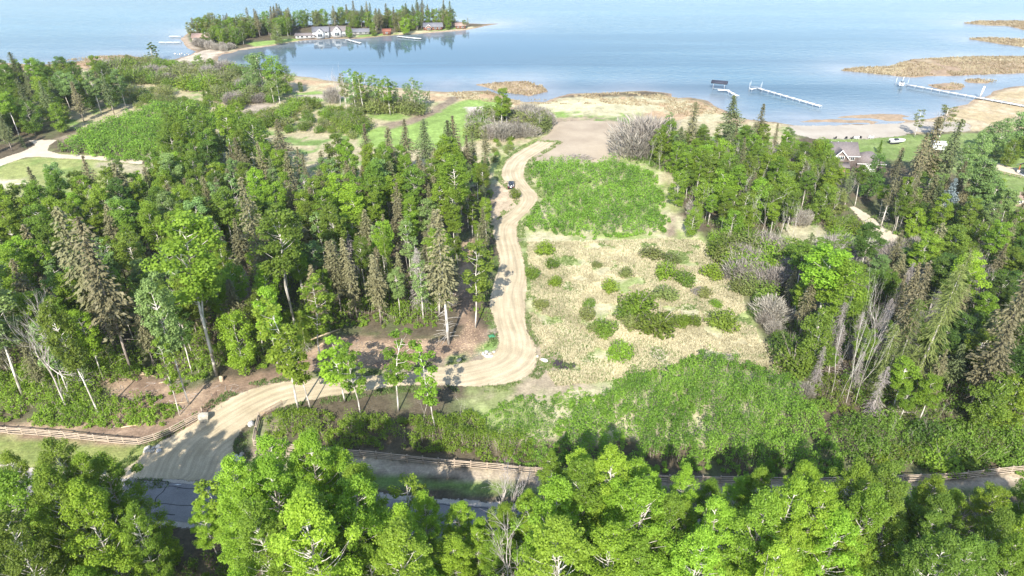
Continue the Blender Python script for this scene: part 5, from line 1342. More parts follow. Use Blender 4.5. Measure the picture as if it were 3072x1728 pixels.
fence('rail_fence', 'four-rail wooden fence running left from the driveway past the mown verge', GP([(-230, 1075), (0, 1090), (90, 1096), (200, 1107), (290, 1116), (362, 1121), (432, 1092), (506, 1053)]))
fence('rail_fence', 'short wooden fence stretch running from the right gate toward the road', GP([(655, 1058), (648, 1086), (641, 1121)]))
fence('rail_fence', 'four-rail wooden fence between roadside grass and tall sapling thicket', GP([(641, 1123), (720, 1134), (930, 1152), (1100, 1170), (1340, 1192), (1700, 1214), (2000, 1219), (2150, 1217), (2330, 1210), (2420, 1204), (2576, 1187), (2800, 1162)]))

def gate(label, ax, bx, brace):
    A, B = np.array(G(*ax)), np.array(G(*bx)); L = np.hypot(*(B - A)); a = math.atan2(*(B - A)[::-1])
    o = thing('farm_gate', label, 'gate', (A[0], A[1], 0), a, 'steel gates at the driveway entrance')
    for z in (.25, .48, .70, .92, 1.14, 1.36):
        MB().tube([(0, 0, z), (L, 0, z)], .026, 5).obj('rail', GATEM, o)
    for x in (0, L * .5, L):
        MB().tube([(x, 0, .22), (x, 0, 1.4)], .03, 5).obj('upright', GATEM, o)
    MB().tube([(.02, .03, 1.36), (L * .5, .03, .25)], .028, 5).obj('brace', brace, o)
    MB().tube([(-.18, 0, -.3), (-.18, 0, 1.75)], .09, 7).obj('gate_post', WOODP, o)
    return o
gate('open steel farm gate swung back beside the square stone block', (513, 1044), (548, 1000), GATEM)
gate('open reddish farm gate leaf at the near right side of the driveway', (656, 1056), (712, 1022), GATEY)

def rock(name, label, x, y, sx, sy, sz, m, seed, group=None, cat='boulder', blocky=False):
    bm = bmesh.new()
    if blocky:
        bmesh.ops.create_cube(bm, size=1.0)
        bmesh.ops.subdivide_edges(bm, edges=bm.edges[:], cuts=2, use_grid_fill=True)
        bmesh.ops.scale(bm, vec=(2, 2, 2), verts=bm.verts)
        for v in bm.verts:
            n_ = v.co.copy(); v.co = v.co.lerp(n_.normalized() * 1.15, .22)
    else:
        bmesh.ops.create_icosphere(bm, subdivisions=2, radius=1)
    r_ = random.Random(seed)
    k = [Vector((r_.gauss(0, 1), r_.gauss(0, 1), r_.gauss(0, 1))).normalized() for _ in range(7)]
    for v in bm.verts:
        f = 1
        for q in k:
            dd = v.co.normalized().dot(q)
            if dd > .62: f -= (dd - .62) * .55
        v.co = Vector((v.co.x * sx / 2 * f, v.co.y * sy / 2 * f, (v.co.z * f + .62) * sz / 1.62))
    me = bpy.data.meshes.new(name); bm.to_mesh(me); bm.free(); me.materials.append(m)
    o = link(name, me); o.location = (x, y, -.03); o.rotation_euler = (0, 0, r_.random() * 3)
    return tag(o, label, cat, group)
X, Y = G(515, 1058); rock('boulder', 'square tan stone block at the end of the left fence', X, Y, 1.7, 1.3, 1.35, STONE, 3, blocky=True).rotation_euler = (0, 0, .3)
X, Y = G(633, 1072); rock('boulder', 'grey rounded boulder beside the right gate post', X, Y, 1.2, 1.2, 1.2, STONEG, 5)
X, Y = G(1369, 909); rock('boulder', 'white oblong boulder beside the black ash patch', X, Y, 1.7, .9, .75, STONEW, 6)
X, Y = G(1352, 898); rock('boulder', 'small white stone at the right edge of the driveway bend', X, Y, .55, .5, .45, STONEW, 7)
X, Y = G(1154, 908); rock('boulder', 'tan flat boulder on the grass at the left of the driveway bend', X, Y, 1.2, .8, .55, STONE, 8)
def rocks(cx, cy, n, sx, sy, where, seed):
    r_ = random.Random(seed); L = []; made = []
    for i in range(n):
        for _ in range(40):
            px, py = cx + r_.uniform(-1, 1) * sx, cy + r_.uniform(-1, 1) * sy
            X, Y = G(px, py)
            if all((X - a) ** 2 + (Y - b_) ** 2 > .42 for a, b_ in L): break
        L.append((X, Y)); s = r_.uniform(.55, 1.15)
        made.append(rock('rock', None, X, Y, s, s * r_.uniform(.6, .9), s * r_.uniform(.45, .7), (STONEW, STONE, STONEW, STONEG)[i % 4], seed * 50 + i, f'rocks in the {where}', 'rock'))
    made.sort(key=lambda o: pix(o.location.x, o.location.y)[0])
    ORD = ['leftmost', 'second', 'third', 'fourth', 'fifth', 'sixth', 'seventh', 'eighth', 'ninth', 'tenth', 'eleventh', 'twelfth', 'thirteenth']
    for i, o in enumerate(made):
        o['label'] = f'rightmost rock in the {where}' if i == n - 1 else (f'leftmost rock in the {where}' if i == 0 else f'{ORD[i]} rock from the left in the {where}')
rocks(384, 1131, 9, 18, 7, 'culvert pile at the left driveway mouth', 4)
rocks(596, 1155, 13, 16, 12, 'culvert pile at the right driveway mouth', 5)
rocks(1228, 893, 8, 14, 7, 'stone heap inside the driveway bend', 6)
rocks(470, 137, 12, 34, 2.0, 'riprap along the causeway', 7)
# stump, logs, branches
X, Y = G(558, 958)
st = thing('tree_stump', 'cut tree stump with pale top beside the wood chips', 'stump', (X, Y, 0))
mb = MB(); mb.tube([(0, 0, -.1), (0, 0, .25), (0.02, 0, .95)], (.48, .36, .33), 10); mb.obj('stump_bark', LOGM, st, True)
mb = MB(); mb.tube([(0.02, 0, .955), (0.02, 0, .975)], (.29, .29), 10); mb.obj('cut_face', CUT, st)
def log(label, a, b_, r, m=LOGM, h=0, group=None):
    A, B = Vector((*G(*a), r * .8 + h)), Vector((*G(*b_), r * .8))
    o = MB().tube([A, (A + B) / 2 + Vector((0, .05, .03)), B], (r, r * .9, r * .75), 7).obj('log', m, None, True)
    return tag(o, label, 'log', group)
log('long pale fallen log below the tall olive spruces', (290, 944), (362, 940), .2, CUT)
log('broken log lying against the first long log', (330, 940), (392, 948), .15)
log('dark log lying toward the stump on the wood chips', (400, 965), (452, 955), .13)
log('leaning fallen trunk at the wood edge by the wood chips', (786, 880), (858, 828), .14, CUT, 2.2)
log('reddish fallen trunk under the trees at the wood edge', (800, 872), (850, 846), .16)
log('thin pale pole lying on the grass behind the rail fence', (305, 1076), (362, 1068), .08, CUT)
log('thin pole lying on the wood chips by the stone block', (430, 1018), (470, 1012), .06, CUT)
def litter(name, label, box, n, ln, m, seed, h=.0, mask=None):
    rng = np.random.default_rng(seed); mb = MB()
    P = GP(box); lo, hi = P.min(0), P.max(0)
    c = rng.random((n * 6, 2)) * (hi - lo) + lo; c = c[sdf(P, c[:, 0], c[:, 1]) > 0][:n]
    cen = P.mean(0)
    for x, y in c:
        a = rng.random() * 6.283; L = ln * rng.uniform(.5, 1.3); z = .04 + h * rng.random() * max(0, 1 - np.hypot(x - cen[0], y - cen[1]) / (np.ptp(P[:, 0]) / 2))
        d = np.array((math.cos(a), math.sin(a), rng.normal(0, .15)))
        mb.tube([np.array((x, y, z)) - d * L / 2, np.array((x, y, z + rng.normal(0, .03))), np.array((x, y, z)) + d * L / 2], (.03 + .02 * h, .028 + .02 * h, .012), 3, False)
    o = mb.obj(name, m)
    return tag(o, label, None, None, 'stuff')
litter('brush_pile', 'heap of cut branches at the lower edge of the dirt clearing', [(1410, 402), (1440, 391), (1478, 393), (1500, 401), (1470, 407), (1425, 407)], 260, 2.6, BARK['brush'], 3, 1.1)
litter('fallen_branches', 'fallen branches scattered on the wood chips', [(160, 1075), (300, 960), (470, 950), (560, 965), (700, 950), (800, 880), (900, 850), (960, 870), (850, 940), (640, 980), (500, 1060), (330, 1080)], 260, 1.3, BARK['twig'], 4)
litter('fallen_branches', 'fallen branches under the grey dead spruces', [(1990, 870), (2040, 900), (2100, 990), (2300, 1060), (2300, 900), (2100, 840)], 300, 2.2, BARK['twig'], 5, .5)
litter('wood_chips', 'loose wood chips left of the driveway bend', [(840, 905), (900, 860), (1000, 855), (1150, 850), (1180, 800), (1235, 860), (1200, 898), (1000, 925)], 900, .35, CUT, 6)
ASH = plain('ash', (.045, .035, .045), .95, var=.4, scale=3)
am = sheetmat('ash_patch', (.035, .028, .036), (.075, .058, .065), 1.2, .6, 1.4)
sheet('ash_patch', GP([(1385, 914), (1400, 905), (1425, 904), (1450, 912), (1448, 924), (1425, 930), (1400, 926)]), am, .03, .4)
litter('charred_sticks', 'charred sticks on the black ash patch', [(1390, 914), (1405, 907), (1425, 907), (1445, 914), (1440, 922), (1420, 927), (1402, 922)], 50, .9, ASH, 8, .12)
# green tarpaulin by the drive
X, Y = G(1237, 846)
bm = bmesh.new(); bmesh.ops.create_grid(bm, x_segments=10, y_segments=8, size=1)
for v in bm.verts: v.co = Vector((v.co.x * .9, v.co.y * .75, max(.04, .28 * (1 - v.co.x ** 2) * (1 - v.co.y ** 2) + .16 * vnoise(v.co.x * 3 + 9, v.co.y * 3, .7))))
me = bpy.data.meshes.new('tarpaulin'); bm.to_mesh(me); bm.free(); me.materials.append(plain('green_tarp', (.05, .22, .11), .6))
o = link('tarpaulin', me); o.location = (X, Y, 0); o.scale = (.7, .7, .7); o.rotation_euler = (0, 0, .5); tag(o, 'crumpled green tarpaulin lying beside the driveway', 'tarp')

# ---------------- the car
PAINT = plain('car_paint', (.018, .020, .030), .22, .1, spec=.6)
TRIMM = plain('car_trim', (.012, .012, .013), .6)
def car():
    X, Y = G(1286, 470)
    o = thing('parked_car', 'dark parked car on the gravel driveway, seen from behind', 'car', (X, Y, 0), R(-2))
    prof = [(-2.25, .36), (-2.3, .62), (-2.24, 1.0), (2.1, 1.0), (2.28, .78), (2.3, .42), (2.2, .34)]
    bm = bmesh.new()
    def loft(secs):
        rings = [[bm.verts.new(p) for p in s_] for s_ in secs]
        n = len(rings[0])
        for a, b_ in zip(rings[:-1], rings[1:]):
            for i in range(n): bm.faces.new((a[i], a[(i + 1) % n], b_[(i + 1) % n], b_[i]))
        bm.faces.new(rings[0][::-1]); bm.faces.new(rings[-1])
    def ring(y, w_, z0, z1):
        return [(-w_ * .9, y, z0), (w_ * .9, y, z0), (w_, y, z0 + (z1 - z0) * .35), (w_ * .98, y, z0 + (z1 - z0) * .75), (w_ * .88, y, z1), (-w_ * .88, y, z1), (-w_ * .98, y, z0 + (z1 - z0) * .75), (-w_, y, z0 + (z1 - z0) * .35)]
    loft([ring(-2.26, .82, .42, .92), ring(-2.12, .92, .34, 1.04), ring(-1.2, .95, .30, 1.06), ring(.6, .95, .30, 1.04), ring(1.3, .94, .30, 1.0), ring(2.05, .90, .34, .92), ring(2.28, .78, .42, .78)])
    bmesh.ops.recalc_face_normals(bm, faces=bm.faces)
    me = bpy.data.meshes.new('body'); bm.to_mesh(me); bm.free(); me.materials.append(PAINT)
    for p in me.polygons: p.use_smooth = True
    link('body', me, o)
    bm = bmesh.new()
    def r4(y, w_, z): return [(-w_, y, z), (w_, y, z)]
    sec = [(-2.02, .84, 1.03), (-1.62, .70, 1.62), (-1.2, .70, 1.69), (-.1, .69, 1.70), (.45, .68, 1.62), (1.2, .84, 1.02)]
    top = [[bm.verts.new(p) for p in r4(*s_)] for s_ in sec]
    for a, b_ in zip(top[:-1], top[1:]): bm.faces.new((a[0], a[1], b_[1], b_[0]))
    for k in (0, 1):
        f = [t_[k] for t_ in top]; bm.faces.new(f if k == 0 else f[::-1])
    bmesh.ops.recalc_face_normals(bm, faces=bm.faces)
    me = bpy.data.meshes.new('cabin'); bm.to_mesh(me); bm.free(); me.materials.append(PAINT); link('cabin', me, o)
    def quad(name, pts, m):
        mb = MB(); q = np.array(pts); nrm = np.cross(q[1] - q[0], q[3] - q[0]); nrm /= np.linalg.norm(nrm)
        mb.add(np.vstack([q + nrm * .008, q - nrm * .02]), [(0, 1, 2, 3), (7, 6, 5, 4), (0, 4, 5, 1), (1, 5, 6, 2), (2, 6, 7, 3), (3, 7, 4, 0)])
        return mb.obj(name, m, o)
    quad('rear_window', [(-.68, -1.96, 1.12), (.68, -1.96, 1.12), (.60, -1.67, 1.56), (-.60, -1.67, 1.56)], GLASS)
    quad('windscreen', [(.68, 1.10, 1.11), (-.68, 1.10, 1.11), (-.60, .53, 1.56), (.60, .53, 1.56)], GLASS)
    quad('sunroof', [(-.45, -1.0, 1.698), (.45, -1.0, 1.698), (.45, -.2, 1.702), (-.45, -.2, 1.702)], GLASS)
    for s_ in (-1, 1):
        a = [(s_ * .835, -1.75, 1.09), (s_ * .835, -.45, 1.09), (s_ * .725, -.45, 1.56), (s_ * .74, -1.45, 1.54)]
        b_ = [(s_ * .835, -.38, 1.09), (s_ * .835, .95, 1.09), (s_ * .735, .40, 1.54), (s_ * .725, -.38, 1.56)]
        for q in (a, b_): quad('side_window', q if s_ > 0 else q[::-1], GLASS)
        MB().box(s_ * 1.06, .92, 1.14, .24, .14, .17).obj('wing_mirror', PAINT, o, bevel=.03)
        MB().box(s_ * .70, -2.235, .86, .28, .06, .14).obj('tail_light', plain('tail_lamp', (.35, .015, .012), .25), o, bevel=.01)
        MB().box(s_ * .66, 2.2, .72, .34, .08, .14).obj('headlight', plain('lamp_lens', (.7, .7, .7), .15), o, bevel=.01)
        MB().tube([(s_ * .62, -1.45, 1.74), (s_ * .62, .25, 1.74)], .022, 5).obj('roof_rail', GALV, o)
        for yy in (-1.38, 1.42):
            wh = MB().tube([(s_ * .72, yy, .35), (s_ * .96, yy, .35)], (.35, .35), 18).obj('wheel', TRIMM, o)
            MB().tube([(s_ * .955, yy, .35), (s_ * .972, yy, .35)], (.21, .21), 12).obj('rim', GALV, wh)
    MB().box(0, -2.30, .52, 1.66, .12, .26).obj('rear_bumper', TRIMM, o, bevel=.03)
    MB().box(0, -2.285, .80, .36, .03, .17).obj('number_plate', WHITE, o)
    MB().box(0, -1.74, 1.655, 1.3, .22, .035).obj('spoiler', PAINT, o, bevel=.01)
car()

# ---------------- buildings
def shingles(name, ca, cb):
    m, t, b, l = mat(name)
    ge = nd(t, 'ShaderNodeNewGeometry')
    sx_ = nd(t, 'ShaderNodeSeparateXYZ'); l.new(ge.outputs['Position'], sx_.inputs[0])
    n = nd(t, 'ShaderNodeTexNoise'); n.inputs['Scale'].default_value = 3; n.inputs['Detail'].default_value = 5
    l.new(ge.outputs['Position'], n.inputs[0])
    r = nd(t, 'ShaderNodeValToRGB'); r.color_ramp.elements[0].position = .3; r.color_ramp.elements[1].position = .7
    r.color_ramp.elements[0].color = (*ca, 1); r.color_ramp.elements[1].color = (*cb, 1); l.new(n.outputs[0], r.inputs[0]); l.new(r.outputs[0], b.inputs['Base Color'])
    wv = nd(t, 'ShaderNodeMath', operation='MULTIPLY'); wv.inputs[1].default_value = 34; l.new(sx_.outputs['Z'], wv.inputs[0])
    sn = nd(t, 'ShaderNodeMath', operation='SINE'); l.new(wv.outputs[0], sn.inputs[0])
    bp = nd(t, 'ShaderNodeBump'); bp.inputs['Strength'].default_value = .4; bp.inputs['Distance'].default_value = .05; l.new(sn.outputs[0], bp.inputs['Height']); l.new(bp.outputs[0], b.inputs['Normal'])
    b.inputs['Roughness'].default_value = .9
    return m
ROOFG = shingles('roof_grey', (.135, .115, .11), (.20, .17, .16)); ROOFB = shingles('roof_brown', (.22, .15, .12), (.33, .23, .19)); ROOFD = shingles('roof_dark', (.11, .11, .125), (.18, .18, .19))
SIDEB = plain('siding_brown', (.145, .115, .10), .8, var=.2, scale=2); SIDEW = plain('siding_white', (.56, .56, .55), .6, var=.05, scale=2); SIDER = plain('log_red', (.21, .085, .055), .7, var=.25, scale=2); SIDEG = plain('siding_grey', (.36, .35, .34), .8, var=.12, scale=2); SIDET = plain('siding_tan', (.50, .41, .31), .8, var=.15, scale=2)
TRIM = plain('white_trim', (.76, .74, .70), .55)
def gable_roof(par, m, x0, x1, y0, y1, ze, zr, axis='x', over=.45, th=.16, name='roof'):
    """pitched roof; axis = direction of the ridge"""
    if axis == 'x':
        c = (y0 + y1) / 2; sl = (zr - ze) / (c - y0)
        ya, yb, zo = y0 - over, y1 + over, ze - sl * over
        prof = [(ya, zo), (c, zr), (yb, zo), (yb, zo + th), (c, zr + th), (ya, zo + th)]
        mb = MB(); n = 6
        v = [(x0 - over, *p) for p in prof] + [(x1 + over, *p) for p in prof]
    else:
        c = (x0 + x1) / 2; sl = (zr - ze) / (c - x0)
        xa, xb, zo = x0 - over, x1 + over, ze - sl * over
        prof = [(xa, zo), (c, zr), (xb, zo), (xb, zo + th), (c, zr + th), (xa, zo + th)]
        mb = MB(); n = 6
        v = [(p[0], y0 - over, p[1]) for p in prof] + [(p[0], y1 + over, p[1]) for p in prof]
    q = [(i, (i + 1) % n, n + (i + 1) % n, n + i) for i in range(n)] + [(0, 1, 4, 5), (1, 2, 3, 4), (11, 10, 7, 6), (10, 9, 8, 7)]
    mb.add(v, q)
    r = mb.obj(name, m, par)
    return r
def walls(par, m, x0, x1, y0, y1, ze, zr=None, axis='x', name='wall'):
    mb = MB()
    if zr is None: mb.box((x0 + x1) / 2, (y0 + y1) / 2, ze / 2, x1 - x0, y1 - y0, ze)
    elif axis == 'x': mb.prism([(y0, 0), (y1, 0), (y1, ze), ((y0 + y1) / 2, zr), (y0, ze)], 'x', x0, x1)
    else: mb.prism([(x0, 0), (x1, 0), (x1, ze), ((x0 + x1) / 2, zr), (x0, ze)], 'y', y0, y1)
    return mb.obj(name, m, par)
def window(par, x, y, z, w_, h_, fr=TRIM, name='window', mull=1):
    f = MB()
    t_ = .11
    for a, b_, c, d in ((x, z + h_ / 2, w_ + 2 * t_, t_), (x, z - h_ / 2, w_ + 2 * t_, t_), (x - w_ / 2 - t_ / 2 + .001, z, t_, h_ - t_), (x + w_ / 2 + t_ / 2 - .001, z, t_, h_ - t_)):
        f.box(a, y - .05, b_, c, .1, d)
    for k in range(1, mull + 1):
        f.box(x - w_ / 2 + k * w_ / (mull + 1), y - .045, z, .06, .08, h_ - t_)
    o = f.obj(name, fr, par)
    MB().box(x, y - .012, z, w_ - .02, .024, h_ - t_ - .01).obj('pane', GLASS, o)
    return o
def fascia(par, x0, x1, y, ze, zr, over=.45, th=.22):
    c = (x0 + x1) / 2; sl = (zr - ze) / (c - x0)
    for s_ in (-1, 1):
        xa = x0 - over if s_ < 0 else x1 + over
        za = ze - sl * over
        mb = MB(); mb.add([(xa, y - .06, za - .12), (c, y - .06, zr - .12), (c, y - .06, zr + .2), (xa, y - .06, za + .2), (xa, y, za - .12), (c, y, zr - .12), (c, y, zr + .2), (xa, y, za + .2)],
                          [(0, 1, 2, 3), (7, 6, 5, 4), (0, 4, 5, 1), (1, 5, 6, 2), (2, 6, 7, 3), (3, 7, 4, 0)])
        mb.obj('barge_board', TRIM, par)
# brown house among the trees
hx, hy = at_depth(2113, 370, 200)[0], 200
h = thing('lake_house', 'brown lake house with grey roof and white-trimmed gable among trees', 'house', (hx, hy, 0), R(-3))
walls(h, SIDEB, -4.4, 4.4, -3.6, 3.6, 5.2, 7.9, 'x'); gable_roof(h, ROOFG, -4.4, 4.4, -3.6, 3.6, 5.2, 7.9, 'x')
walls(h, SIDEB, -3.6, 1.2, -5.0, -.2, 4.6, 7.2, 'y', 'gable_wall'); gable_roof(h, ROOFG, -3.6, 1.2, -5.0, -.2, 4.6, 7.2, 'y', name='gable_roof'); fascia(h, -3.6, 1.2, -5.45, 4.6, 7.2)
window(h, -1.2, -5.0, 4.9, 2.0, 1.2, mull=3); window(h, 2.9, -3.6, 4.3, 1.0, 1.1)
MB().box(2.6, -4.1, 5.0, 4.6, .12, .22).obj('eave_board', TRIM, h)
walls(h, SIDEB, -3.4, 1.0, -6.6, -5.01, 2.6, None, name='porch_wall')
mb = MB(); mb.prism([(-7.1, 2.55), (-5.02, 3.5), (-5.02, 3.68), (-7.1, 2.73)], 'x', -3.9, 1.5); mb.obj('porch_roof', ROOFG, h)
window(h, -2.0, -6.6, 1.5, 1.2, 1.1); MB().box(.1, -6.63, 1.05, .95, .06, 2.05).obj('door', SIDER, h)
for i, x in enumerate((-2.6, -.6, 1.6, 3.2)):
    MB().tube([(x, .55, 7.2), (x, .55, 7.95)], .1, 6).obj('roof_vent', WHITE, h)
gx_, gy_ = at_depth(2184, 395, 199.5)[0], 199.5
g_ = thing('garage_wing', 'grey hip-roofed brown garage beside the gabled lake house', 'garage', (gx_, gy_, 0), R(-6))
walls(g_, SIDEB, -3.6, 3.6, -3.4, 3.4, 2.9)
mb = MB(); e = .5
mb.add([(-3.6 - e, -3.4 - e, 2.8), (3.6 + e, -3.4 - e, 2.8), (3.6 + e, 3.4 + e, 2.8), (-3.6 - e, 3.4 + e, 2.8), (-.7, 0, 5.3), (.7, 0, 5.3)], [(0, 1, 5, 4), (2, 3, 4, 5), (3, 2, 1, 0)], [(1, 2, 5), (3, 0, 4)]); mb.obj('roof', ROOFG, g_)
mb = MB(); mb.box(0, -3.95, 2.74, 8.3, .1, .2); mb.obj('eave_board', TRIM, g_)
MB().box(-.2, -3.43, 1.15, 3.0, .06, 2.2).obj('garage_door', TRIM, g_)
# white shed, boat, chairs on the lawn
X, Y = G(2356, 378)
s_ = thing('garden_shed', 'small white shed on the lawn behind the tall drooping spruces', 'shed', (X, Y, 0), R(-8))
walls(s_, WHITE, -1.7, 1.7, -1.4, 1.4, 2.4, 3.0, 'x'); gable_roof(s_, WHITE, -1.7, 1.7, -1.4, 1.4, 2.4, 3.0, 'x', .3, .1)
MB().box(.5, -1.42, 1.0, .85, .05, 1.95).obj('door', TRIM, s_)
def hull(par, L, W, D, m, name='hull'):
    bm = bmesh.new(); rings = []
    for t_ in np.linspace(0, 1, 9):
        wv = W / 2 * (1 - max(0, t_ - .45) ** 2.2 / .55 ** 2.2 * .98); y = t_ * L
        rings.append([bm.verts.new(p) for p in ((-wv, y, D), (-wv * .85, y, D * .45), (0, y, 0 + D * .35 * t_ ** 3), (wv * .85, y, D * .45), (wv, y, D), (wv * .82, y, D - .05), (0, y, D * .55), (-wv * .82, y, D - .05))])
    for a, b_ in zip(rings[:-1], rings[1:]):
        for i in range(8): bm.faces.new((a[i], a[(i + 1) % 8], b_[(i + 1) % 8], b_[i]))
    bm.faces.new(rings[0][::-1]); bm.faces.new(rings[-1])
    bmesh.ops.recalc_face_normals(bm, faces=bm.faces)
    me = bpy.data.meshes.new(name); bm.to_mesh(me); bm.free(); me.materials.append(m)
    return link(name, me, par)
X, Y = G(2238, 362)
b_ = thing('boat', 'white motorboat stored on the lawn behind the garage', 'boat', (X, Y, .35), R(-82))
hull(b_, 5.2, 2.0, 1.0, WHITE); MB().box(0, 2.2, 1.1, 1.3, 1.6, .35, taper=.7).obj('cover', DARK, b_, bevel=.05); MB().box(0, 1.5, -.12, 1.2, 3.0, .2).obj('cradle', TRIMM, b_)
MB().box(0, -.2, .6, .4, .35, .9).obj('outboard_motor', TRIMM, b_, bevel=.05)
def lawn_chair(x, y, rz, m, label):
    o = thing('lawn_chair', label, 'chair', (x, y, 0), rz, 'lawn chairs along the beach')
    MB().box(0, 0, .38, .6, .6, .06, rx=-.12).obj('seat', m, o); MB().box(0, -.34, .72, .6, .06, .75, rx=.3).obj('backrest', m, o)
    for s_ in (-1, 1):
        MB().box(s_ * .36, 0, .58, .12, .7, .04).obj('armrest', m, o)
        MB().box(s_ * .32, .28, .28, .06, .06, .56).obj('leg', m, o); MB().box(s_ * .32, -.28, .28, .06, .06, .56).obj('leg', m, o)
CH = ((2100, 'dark', 'darkest lone'), (2128, 'dark', 'second dark'), (2142, 'dark', 'third dark'), (2150, 'white', 'first white'), (2157, 'white', 'second white'), (2164, 'dark', 'dark wood'), (2187, 'white', 'third white'), (2193, 'white', 'last white'))
for (x, c_, lb) in CH:
    X, Y = G(x, 350 if x < 2160 else 349); lawn_chair(X, Y, R(random.uniform(-30, 30)), WHITE if c_ == 'white' else TRIMM, f'{lb} lawn chair in the row between house lawn and beach')
# gazebo and its fence at the right
X, Y = G(2590, 440)
z_ = thing('gazebo', 'timber gazebo with orange posts on stone bases at the right edge', 'gazebo', (X, Y, 0), R(8))
for sx_ in (-1, 1):
    for sy_ in (-1, 1):
        p = MB().box(sx_ * 2.2, sy_ * 2.0, 1.75, .26, .26, 1.7).obj('post', plain('stained_timber', (.42, .17, .06), .6), z_)
        MB().box(sx_ * 2.2, sy_ * 2.0, .45, .6, .6, .9).obj('stone_base', STONEW, p)
gable_roof(z_, ROOFD, -2.4, 2.4, -2.2, 2.2, 2.6, 3.9, 'x', .5); MB().box(0, 0, .06, 5.2, 4.8, .12).obj('paving_slab', STONEG, z_)
fl = GP([(2500, 434), (2540, 444), (2580, 452)])
seg = np.hypot(*(fl[2] - fl[0])); rl = MB().tube([(0, 0, 0), (1, 0, 0)], .05, 5).mesh('rail', WOODP)
o = thing('garden_fence', 'low dark two-rail fence below the gazebo paving', 'fence', (fl[0, 0], fl[0, 1], 0))
for i in range(7):
    q = fl[0] + (fl[2] - fl[0]) * i / 6
    MB().box(q[0] - fl[0, 0], q[1] - fl[0, 1], .5, .12, .12, 1.0).obj('post', WOODP, o)
    if i < 6:
        e = (fl[2] - fl[0]) / 6
        for z in (.45, .85):
            r = link('rail', rl, o); r.location = (q[0] - fl[0, 0], q[1] - fl[0, 1], z); r.rotation_euler = (0, 0, math.atan2(e[1], e[0])); r.scale = (np.hypot(*e), 1, 1)
X, Y = G(2556, 512)
k = thing('wood_hut', 'brown hut roof showing behind the right grove', 'hut', (X, Y, 0), R(5)); walls(k, SIDET, -2.6, 2.6, -2, 2, 2.3, 3.2, 'x'); gable_roof(k, ROOFB, -2.6, 2.6, -2, 2, 2.3, 3.2, 'x', .4); window(k, -.8, -2, 1.4, .9, .8); MB().box(1.2, -2.03, .95, .85, .06, 1.9).obj('door', SIDEB, k)

# ---------------- docks
def dock(label, A, B, w_=1.25, hd=1.15, seg=2.9, stretch=0):
    A, B = np.array(A), np.array(B); L = np.hypot(*(B - A)); a = math.atan2(*(B - A)[::-1])
    o = thing('dock', label, 'dock', (A[0], A[1], Z_W), a)
    n = max(1, int(L / seg)); s_ = L / n
    dk = MB().box(0, 0, 0, s_ - .05, w_, .12).mesh('deck_section', DECK)
    lg = MB().tube([(0, 0, -1.6), (0, 0, hd + .25)], .045, 5).mesh('leg', ALU)
    br = MB().tube([(0, -w_ / 2, 0), (0, w_ / 2, 0)], .035, 4).mesh('cross_bar', ALU)
    for i in range(n):
        d = link('deck_section', dk, o); d.location = (s_ * (i + .5), 0, hd)
        for y in (-w_ / 2 - .06, w_ / 2 + .06):
            q = link('leg', lg, o); q.location = (s_ * i + .1, y, 0)
        c = link('cross_bar', br, o); c.location = (s_ * i + .1, 0, hd * .55)
    for y in (-w_ / 2, w_ / 2):
        MB().box(L / 2, y, hd - .12, L, .05, .22).obj('side_beam', ALU, o)
    return o
d = dock('long white lake dock standing free of the shore, with side spur', G(2066, 266, .8), G(1906, 221, .8))
MB().box(30.0, 2.2, 1.15, 1.4, 3.2, .12).obj('side_platform', DECK, d)
for q in ((29.4, 3.7), (30.6, 3.7)): MB().tube([(*q, -1.6), (*q, 1.9)], .05, 5).obj('leg', ALU, d)
d = dock('short bent white dock behind the tallest pointed spruce', G(1856, 241, .8), G(1828, 226, .8))
d2 = MB().box(0, 0, 0, 4.6, 1.6, .12).obj('end_platform', DECK, d); P0 = np.array(G(1820, 226, .8)) - np.array(G(1856, 241, .8)); a = -d.rotation_euler[2]
d2.location = (P0[0] * math.cos(a) - P0[1] * math.sin(a), P0[0] * math.sin(a) + P0[1] * math.cos(a), 1.16); d2.rotation_euler = (0, 0, a)
dock('very long grey-white dock running out from the right shore', G(2800, 305, .8), G(2285, 212, .8), 1.5, 1.05, 3.0)
def lift(label, px, py, canopy, rz=0, boat=True):
    X, Y = G(px, py, 0)
    o = thing('boat_lift', label, 'boat lift', (X, Y, Z_W), rz)
    for x in (-1.5, 1.5):
        for y in (-2.2, 2.2):
            MB().tube([(x, y, -1.5), (x, y, 2.9)], .06, 5).obj('post', ALU, o)
        MB().box(x, 0, .5, .12, 4.6, .12).obj('side_beam', ALU, o)
    for y in (-2.2, 2.2): MB().box(0, y, .5, 2.9, .1, .12).obj('cross_beam', ALU, o)
    if canopy:
        mb = MB(); mb.prism([(-1.75, 2.5), (-1.7, 3.0), (-.7, 3.35), (.7, 3.35), (1.7, 3.0), (1.75, 2.5), (1.6, 2.5), (1.55, 2.9), (.65, 3.22), (-.65, 3.22), (-1.55, 2.9), (-1.6, 2.5)], 'y', -3.2, 3.2)
        mb.obj('canopy', DARK, o)
    return o
lift('boat lift with dark canopy beside the short bent dock', 1808, 222, True, R(70))
lift('open boat lift with a white boat at the far end of the longest dock', 2268, 212, False, R(60))
X, Y = G(2268, 212, .6)
b_ = thing('boat', 'white boat raised on the open lift at the longest dock', 'boat', (X, Y, .35), R(-30)); hull(b_, 4.6, 1.9, .9, WHITE).location = (0, -2.3, 0); MB().box(0, -.4, 1.25, 1.2, .06, .5, rx=-.4).obj('windscreen', GLASS, b_); MB().box(0, -2.4, .5, .35, .3, .8).obj('outboard_motor', TRIMM, b_)
MB().tube([(0, 0, .8), (.2, -.2, 3.4)], .06, 5).obj('mast', WHITE, b_)
